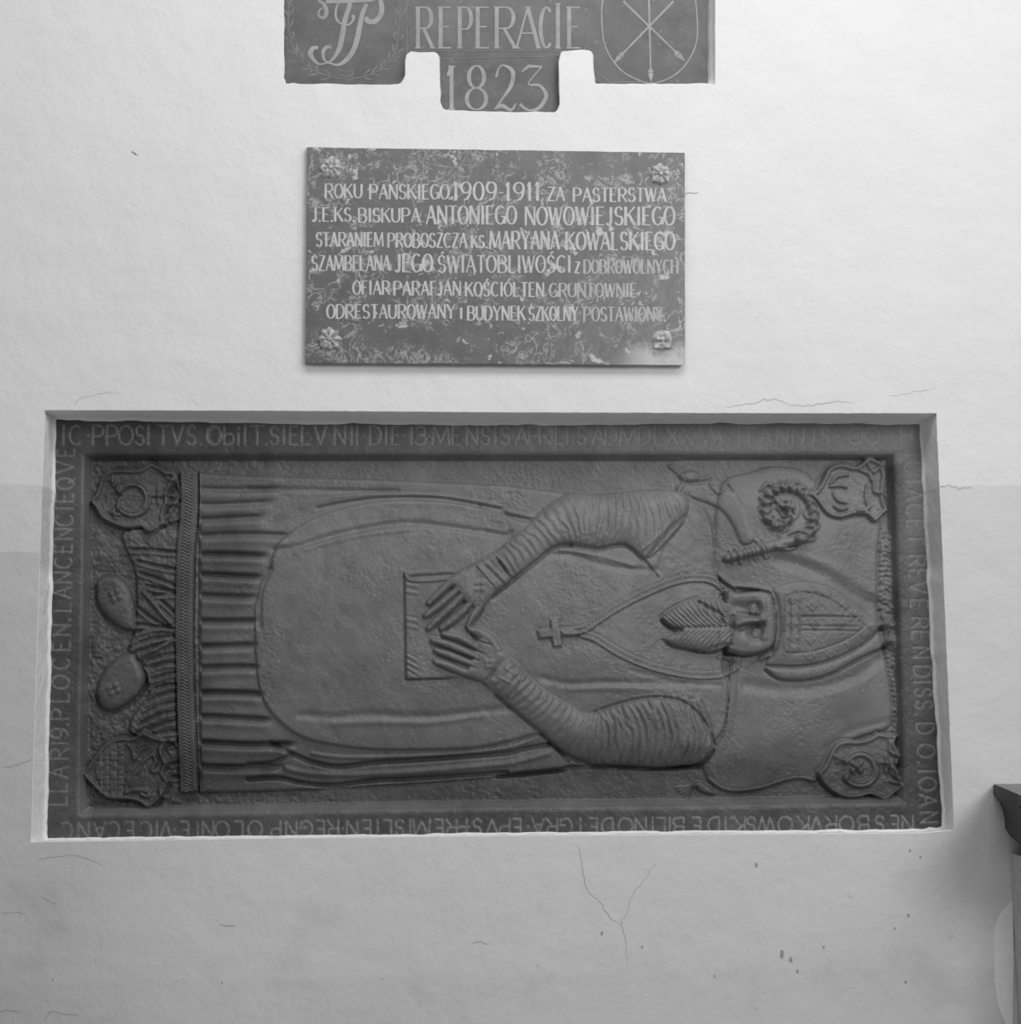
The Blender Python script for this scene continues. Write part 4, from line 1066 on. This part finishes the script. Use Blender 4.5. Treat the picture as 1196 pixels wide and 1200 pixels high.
def solid_from_outline(poly, y_front, y_back, name, mtl, parent=None, bevel=0.):
    p = np.asarray(poly, float)
    rings = [P(p[:, 0], p[:, 1], y_back)]
    if bevel: rings += [P(p[:, 0], p[:, 1], y_front + bevel)]
    q = offset(p, -bevel / .002 * .6) if bevel else p
    fr_ = P(q[:, 0], q[:, 1], y_front); rings.append(fr_)
    n = len(p); V = np.vstack(rings).tolist()
    Fc = faces_rings([r for r in rings])
    # outward side orientation is irrelevant for the closed look; cap the front by tessellation
    tr = tessellate_polygon([[Vector((a[0], a[2], 0)) for a in fr_]])
    off = (len(rings) - 1) * n
    for t in tr: Fc.append(tuple(off + i for i in t))
    tr = tessellate_polygon([[Vector((a[0], a[2], 0)) for a in rings[0]]])
    for t in tr: Fc.append(t)
    o = link(name, V, Fc, mtl, parent)
    import bmesh
    bm = bmesh.new(); bm.from_mesh(o.data); bmesh.ops.recalc_face_normals(bm, faces=bm.faces); bm.to_mesh(o.data); bm.free()
    return o


# ---- upper painted tablet
tablet = empty('painted_tablet', tuple(P(585, 130, TD)))
tag(tablet, 'dark painted tablet at the top, reading REPERACIE 1823 between a monogram and crossed arrows', 'tablet')
outl = offset(tabd, 3.0)
solid_from_outline(outl, TD - .0, TD + .03, 'tablet_face', M_board, tablet)
yt_ = TD - .0006
V, Fc = [], []
zT = Z(310, 0, 2.1745)
def tx(a): return 310 + a / 2.1745
for ch, a, b_ in (('R', 385, 430), ('E', 443, 478), ('P', 492, 530), ('E', 537, 575), ('R', 585, 640), ('A', 640, 700), ('C', 700, 733), ('I', 738, 756), ('E', 770, 808)):
    glyph(ch, tx(a) + 1, 8.5 - (4 if ch == 'I' else 0), tx(b_) - tx(a) - 2, 47.5 + (4 if ch == 'I' else 0), 4.6, 1.7, yt_, V, Fc, 3.2)
link('lettering', V, Fc, M_paint, tablet)
V, Fc = [], []
glyph('1', tx(462), 78, 13, 50, 4.6, 2.0, yt_, V, Fc, 4)
glyph('8', tx(508) + 2, 77, 25, 51, 5.0, 1.6, yt_, V, Fc)
ribbon(cr([(tx(590), 90), (tx(588) + 4, 80), (tx(610), 76.5), (tx(632), 84), (tx(628), 100), (tx(605), 116), (tx(588), 127.5)]), [3.5, 1.6, 2, 5, 4.6, 2.5, 1.6], yt_, V, Fc)
ribbon(cr([(tx(586), 127.5), (tx(605), 124), (tx(628), 129), (tx(640), 121)]), [2, 5, 3.5, 1.4], yt_, V, Fc)
ribbon([(tx(655), 84), (tx(672), 77.5), (tx(706), 78)], [1.6, 4.2, 1.6], yt_, V, Fc)
ribbon(cr([(tx(706), 78), (tx(672), 98), (tx(700), 100), (tx(717), 112), (tx(700), 126), (tx(672), 129), (tx(650), 122)]), [1.6, 1.6, 3, 5, 4, 2, 4], yt_, V, Fc)
link('date_figures', V, Fc, M_paint2 if False else M_paint, tablet)
V, Fc = [], []
zU, zV = Z(320, 0, 6.644), Z(670, 0, 6.644)
for ln, wd in ((((600, 0), (590, 60), (560, 150), (540, 260), (520, 360), (480, 440), (430, 490)), (5, 5, 5.5, 6, 6, 4, 2)), (((430, 490), (395, 460), (390, 400), (420, 365), (455, 370)), (1.5, 3, 4.5, 4, 3)),
               (((730, 30), (700, 90), (675, 200), (655, 300), (620, 400), (560, 475), (500, 505), (430, 490), (360, 500), (320, 470), (290, 420), (310, 375), (350, 370)), (4, 5, 6, 6, 6, 5, 3, 1.6, 2, 4, 6, 5, 3)),
               (((410, 15), (560, 10), (740, 5), (800, -10)), (3.5, 4, 3, 3)), (((510, 20), (490, 70), (490, 140), (530, 185), (590, 190), (625, 150), (620, 115)), (2, 2.6, 2.6, 2, 2, 3, 4)),
               (((830, -20), (845, 50), (835, 120), (790, 165), (740, 165), (725, 130)), (4, 6, 6, 6, 6, 4)), (((350, 0), (400, 40), (415, 100), (390, 140), (355, 120), (360, 80), (390, 60)), (3, 4, 5, 3.4, 2.2, 1.6, 1.4))):
    ribbon(cr(zU(*ln), 6), wd, yt_ - .0003 * 0, V, Fc)
link('monogram', V, Fc, M_paint, tablet)
V, Fc = [], []
lx = cr(zU((130, -30), (120, 100), (125, 250), (170, 400), (250, 500), (340, 560), (470, 600), (600, 620)), 6); rx_ = cr(zU((975, -30), (990, 100), (975, 250), (950, 400), (880, 500), (780, 570), (680, 600), (560, 620)), 6)
for s_ in (lx, rx_): ribbon(s_, 1.3, yt_, V, Fc)
for s_, sg in ((lx, 1), (rx_, -1)):
    for i in range(3, len(s_) - 4, 4):
        t = s_[i - 1] - s_[i + 1]; t /= np.hypot(*t); nrm = np.array([-t[1], t[0]])
        for q in (-1, 1):
            e = s_[i] + t * 11 + nrm * q * 6.5; mdl = s_[i] + t * 6 + nrm * q * 4.5
            ribbon(cr([s_[i], mdl, e], 4), (.4, 2.2, 2.0, .3), yt_, V, Fc)
ribbon(cr(zU((565, 600), (510, 575), (520, 545), (570, 560), (620, 545), (615, 580), (565, 600))), 1.6, yt_, V, Fc)
for a in ((155, 255), (112, 340), (160, 485), (345, 520), (1005, 385), (975, 445), (925, 515), (950, 260)): ribbon(zU((a[0] - 9, a[1]), (a[0] + 9, a[1])), 2.6, yt_, V, Fc)
link('painted_wreath', V, Fc, M_paint2, tablet)
V, Fc = [], []
ov = cr(zV((255, -60), (232, 60), (235, 200), (250, 330), (310, 460), (400, 560), (510, 620), (610, 648), (720, 625), (830, 560), (920, 450), (970, 320), (975, 150), (955, -60)), 6)
ribbon(ov, 1.5, yt_, V, Fc)
def arrow(a, b_, w0):
    a, b_ = np.array(a), np.array(b_); t = (b_ - a) / np.hypot(*(b_ - a)); n = np.array([-t[1], t[0]]); L = np.hypot(*(b_ - a))
    ribbon([a, a + t * (L - 10)], [2.6, w0, w0, 2.0], yt_, V, Fc)
    ribbon([b_ - t * 17, b_ - t * 12.5], [2, 6.5], yt_, V, Fc); ribbon([b_ - t * 12.5, b_ - t * 11.8], [7.5, 7.5], yt_, V, Fc); ribbon([b_ - t * 10.5, b_], [6.5, .5], yt_, V, Fc)
arrow(*zV((400, 10), (880, 475)), 2.2); arrow(*zV((790, 10), (325, 490)), 2.4); arrow(*zV((598, -40), (615, 640)), 2.0)
link('crossed_arrows', V, Fc, M_paint, tablet)
V, Fc = [], []
for ln in (((0, 0), (15, 60), (-5, 190), (20, 270)), ((120, 0), (140, 90), (100, 200), (115, 330), (90, 400))): ribbon(cr(zV(*ln)), 1.3, yt_, V, Fc)
ribbon(zV((160, 545), (300, 640), (560, 635)), 1.5, yt_, V, Fc)
ribbon(zU((1040, 0), (1045, 300), (1040, 420)), 1.0, yt_, V, Fc)
ribbon([(tx(440), 69), (tx(750), 66)], .9, yt_, V, Fc); ribbon([(tx(382), 60), (tx(800), 60)], .9, yt_, V, Fc)
link('panel_line', V, Fc, M_paint2, tablet)

# ---- marble plaque
plq = empty('marble_plaque', tuple(P(580, 426, 0)))
tag(plq, 'mottled grey marble plaque with six lines of pale capitals, held by four rosette bolts', 'plaque')
YP = -.020
outl = jit([(360, 172.5), (802, 179), (802.5, 424), (799, 428.3), (357.5, 425.5)], 12, .12, 8)
solid_from_outline(outl, YP, .002, 'marble_panel', M_marble, plq, bevel=.002)
zM = lambda x, y: (340 + x / 4.285, 160 + y / 4.285 + x * .0018)
LINES = [
    [('ROKU', 175, 360, 242, 312), ('PAŃSKIEGO', 398, 795, 242, 315), ('1909', 818, 1035, 228, 318), ('-', 1045, 1070, 240, 312), ('1911', 1080, 1255, 228, 318), ('ZA', 1293, 1375, 250, 318), ('PASTERSTWA', 1420, 1885, 252, 320)],
    [('J.E.KS.', 110, 325, 362, 430), ('BISKUPA', 342, 650, 362, 432), ('ANTONIEGO', 684, 1133, 348, 438), ('NOWOWIEJSKIEGO', 1180, 1928, 348, 438)],
    [('STARANIEM', 130, 465, 486, 555), ('PROBOSZCZA', 490, 885, 486, 557), ('KS.', 910, 990, 495, 557), ('MARYANA', 1002, 1348, 474, 562), ('KOWALSKIEGO', 1384, 1928, 474, 562)],
    [('SZAMBELANA', 108, 500, 602, 676), ('JEGO', 527, 712, 592, 680), ('ŚWIĄTOBLIWOŚCI', 742, 1408, 596, 680), ('Z', 1430, 1452, 625, 680), ('DOBROWOLNYCH', 1475, 1945, 612, 680)],
    [('OFIAR', 316, 498, 728, 796), ('PARAFJAN', 520, 855, 728, 798), ('KOŚCIÓŁ', 880, 1148, 730, 800), ('TEN', 1160, 1272, 730, 800), ('GRUNTOWNIE', 1302, 1738, 732, 800)],
    [('ODRESTAUROWANY', 185, 825, 846, 915), ('I', 850, 866, 860, 915), ('BUDYNEK', 890, 1178, 850, 920), ('SZKOLNY', 1198, 1443, 850, 920), ('POSTAWIONY.', 1473, 1888, 850, 920)]]
for li, L_ in enumerate(LINES):
    V, Fc = [], []; V2, F2 = [], []
    for txt, a, b_, c, d in L_:
        (xa, ya), (xb, _), (_, yb) = zM(a, c), zM(b_, c), zM(a, d)
        ya -= a * .0018; yb -= a * .0018
        sh = a * .0018 + (b_ - a) * .0009
        big = (d - c) > 85
        fade = (txt in ('DOBROWOLNYCH', 'GRUNTOWNIE', 'POSTAWIONY.'))
        word(txt, xa, xb, ya + sh - 2.2 + .8, yb + sh - 2.2 + .8 , YP - .0005, V2 if fade else V, F2 if fade else Fc, 3.3 if big else 2.8, 1.4 if big else 1.2, 0)
    link('inscription_line', V, Fc, M_gilt, plq)
    if V2: link('faded_words', V2, F2, M_faint, plq)


def flower(c, r, square=False):
    n, m_ = 48, 9; V = []; Fc = []
    cw = P(c[0], c[1], YP); s = .002
    for j in range(m_):
        t = j / (m_ - 1)
        for i in range(n):
            a = 2 * math.pi * i / n
            if square: R = r * (1.0 / max(abs(math.cos(a)), abs(math.sin(a))) ** .75)
            else: R = r * (1 + .10 * math.cos(8 * a) + .04 * math.cos(3 * a + 1))
            hgt = .0075 * math.sqrt(max(1 - t ** 2, 0)) + .0030 * math.cos((4 if square else 8) * a) * math.sin(math.pi * min(t * 1.1, 1)) + .002 * math.cos(t * 14) * (1 - t)
            if j == m_ - 1: hgt = -.0005
            V.append((cw[0] + R * s * t * math.cos(a), YP - max(hgt, -.001) - (0.0015 if j < m_ - 1 else 0), cw[2] + R * s * t * math.sin(a)))
    for j in range(m_ - 1):
        for i in range(n):
            k = (i + 1) % n; Fc.append((j * n + i, (j + 1) * n + i, (j + 1) * n + k, j * n + k))
    o = link('rosette_bolt', V, Fc, M_ros, plq, smooth=True)
    # boss
    V = []; Fc = []
    for j in range(5):
        t = j / 4
        for i in range(16):
            a = 2 * math.pi * i / 16; V.append((cw[0] + 3.4 * s * math.sin(t * math.pi / 2) * math.cos(a), YP - .008 - .006 * math.cos(t * math.pi / 2), cw[2] + 3.4 * s * math.sin(t * math.pi / 2) * math.sin(a)))
    for j in range(4):
        for i in range(16): k = (i + 1) % 16; Fc.append((j * 16 + i, (j + 1) * 16 + i, (j + 1) * 16 + k, j * 16 + k))
    link('bolt_head', V, Fc, M_ros, o, smooth=True)


flower((388, 197), 13.5); flower((773.5, 204.5), 13); flower((386, 397.5), 13.5)
flower((775.5, 398.5), 12.0, True)

# ---- cracks and blemishes on the wall: shallow dirt-filled lines
def crack(pts, wd):
    r = np.random.default_rng(len(pts) * 7 + int(pts[0][0])); p = cr(pts, 7); p = p + r.normal(0, .7, p.shape)
    V, Fc = [], []; ribbon(p, [wd * .3, wd * .75, wd * .45, wd * .75, wd * .2], -.0005, V, Fc)
    link('crack', V, Fc, M_crack, wall)


crack([(678, 993), (683, 1020), (688, 1042), (703, 1058), (714, 1075), (728, 1083)], 1.0)
crack([(768, 1012), (752, 1035), (740, 1050), (735, 1068), (728, 1083), (733, 1100), (735, 1130)], .7)
crack([(850, 477), (880, 473), (905, 468), (925, 474), (950, 475), (975, 471), (1000, 473)], .9)
crack([(1040, 465), (1070, 460), (1095, 455)], .5)
crack([(45, 1008), (65, 1004), (90, 1003), (120, 1013)], .9)
crack([(2, 1071), (15, 1069), (30, 1071)], .8); crack([(50, 1052), (58, 1056), (66, 1059)], .8)
crack([(4, 900), (20, 896), (38, 890)], .9); crack([(55, 1034), (66, 1033)], .8)
crack([(258, 1084), (266, 1085), (277, 1084)], 1.2); crack([(553, 1105), (563, 1104), (573, 1106)], 1.2); crack([(1152, 1104 - 0), (1162, 1104)], .01)
crack([(1094, 568), (1104, 571), (1112, 569), (1124, 573), (1140, 571)], 1.0); crack([(802, 227), (810, 226), (817, 227)], 1.5)
crack([(155, 178), (158, 180), (161, 181)], 1.6); crack([(0, 1186), (10, 1184), (24, 1186)], 1.3); crack([(52, 1196), (60, 1186), (75, 1188), (95, 1190)], 1.1)
crack([(85, 475), (95, 467), (115, 462), (140, 460)], .5)
for c_, r_ in (((886, 1014), 3.2), ((916, 1118), 4.2), ((926, 1125), 4.0), ((934, 1138), 2.6), ((1061, 1151), 2.6), ((1064, 1073), 2.8), ((705, 1094), 2.6), ((1048, 1088), 2.0), ((965, 1110), 2.0), ((837, 1144), 1.8), ((752, 1110), 1.8), ((1078, 1005), 2.0), ((1066, 997), 1.8),
               ((112, 1125), 1.2), ((62, 1148), 1.4), ((260, 1152), 1.4)):
    a = np.linspace(0, 2 * math.pi, 11)[:-1]; r = np.random.default_rng(int(c_[0])); rad = r_ * (.6 + .5 * r.random(10)); rad2 = np.stack([c_[0] + .7 * rad * np.cos(a), c_[1] + 1.2 * rad * np.sin(a)], 1)
    V = P(rad2[:, 0], rad2[:, 1], -.0005).tolist(); link('plaster_chip', V, [tuple(range(10))], M_crack, wall)

# ---- pale patch of bare plaster by the right edge, lightened as if unshadowed
pp = cr([(1187, 1055), (1180, 1062), (1170, 1076), (1165, 1095), (1164.5, 1140), (1168, 1175), (1178, 1200), (1187, 1212)], 4).tolist() + [(1188, 1130)]
solid_from_outline(pp, -.004, .002, 'plaster_patch', M_patch, wall, bevel=.002)

# ---- dark ledge in the lower right corner: moulded stone mensa on a plastered base
mensa = empty('stone_ledge', tuple(P(1190, 990, 0)))
tag(mensa, 'dark moulded stone ledge jutting from the wall at the lower right edge', 'ledge')
prof = [(1163.6, 920.3), (1163.4, 930.5), (1166.5, 934.5), (1171, 940), (1174.5, 949), (1176.8, 960), (1177.5, 971), (1183, 979), (1190, 985.5), (1196, 989.5), (1198, 1002)]
pw = P([a for a, _ in prof], [b_ for _, b_ in prof], 0.)
inset = pw[:, 0] - pw[0, 0]
a_, depth, xr = .234, .38, 2.3
V = []
for k in range(len(prof)):
    i_ = inset[k]; x0, z0 = pw[k, 0], pw[k, 2]; dep = depth - i_
    V += [(x0, -.0005, z0), (x0 - a_ * dep, -dep, z0), (xr - i_, -dep, z0), (xr - i_, -.0005, z0)]
Fc = []
for k in range(len(prof) - 1):
    for j in range(4): Fc.append((4 * k + j, 4 * k + (j + 1) % 4, 4 * (k + 1) + (j + 1) % 4, 4 * (k + 1) + j))
Fc.append((3, 2, 1, 0)); n4 = 4 * (len(prof) - 1); Fc.append((n4, n4 + 1, n4 + 2, n4 + 3))
o = link('moulded_slab', V, Fc, M_ledge, mensa)
import bmesh
bm = bmesh.new(); bm.from_mesh(o.data); bmesh.ops.recalc_face_normals(bm, faces=bm.faces); bm.to_mesh(o.data); bm.free()
x0 = float(P(1188, 1100, 0.)[0]); zt = float(pw[-1, 2]) + .004
V = [(x0, -.001, 0), (x0, -.3, 0), (xr - .1, -.3, 0), (xr - .1, -.001, 0), (x0, -.001, zt), (x0, -.3, zt), (xr - .1, -.3, zt), (xr - .1, -.001, zt)]
link('plastered_base', V, [(0, 3, 2, 1), (4, 5, 6, 7), (0, 1, 5, 4), (1, 2, 6, 5), (2, 3, 7, 6), (3, 0, 4, 7)], M_reveal, mensa)

q = P(1163.6, 920.3, 0.); x0, z0 = float(q[0]) + .002, float(q[2])
o = [(x0, -.0005), (x0 - a_ * (depth - .004), -depth + .004), (xr - .004, -depth + .004), (xr - .004, -.0005)]
V = [(a, b2, z0 + .0005) for a, b2 in o] + [(a, b2, z0 + .003) for a, b2 in o]
link('ledge_top', V, [(3, 2, 1, 0), (4, 5, 6, 7), (0, 1, 5, 4), (1, 2, 6, 5), (2, 3, 7, 6), (3, 0, 4, 7)], M_ltop, mensa)
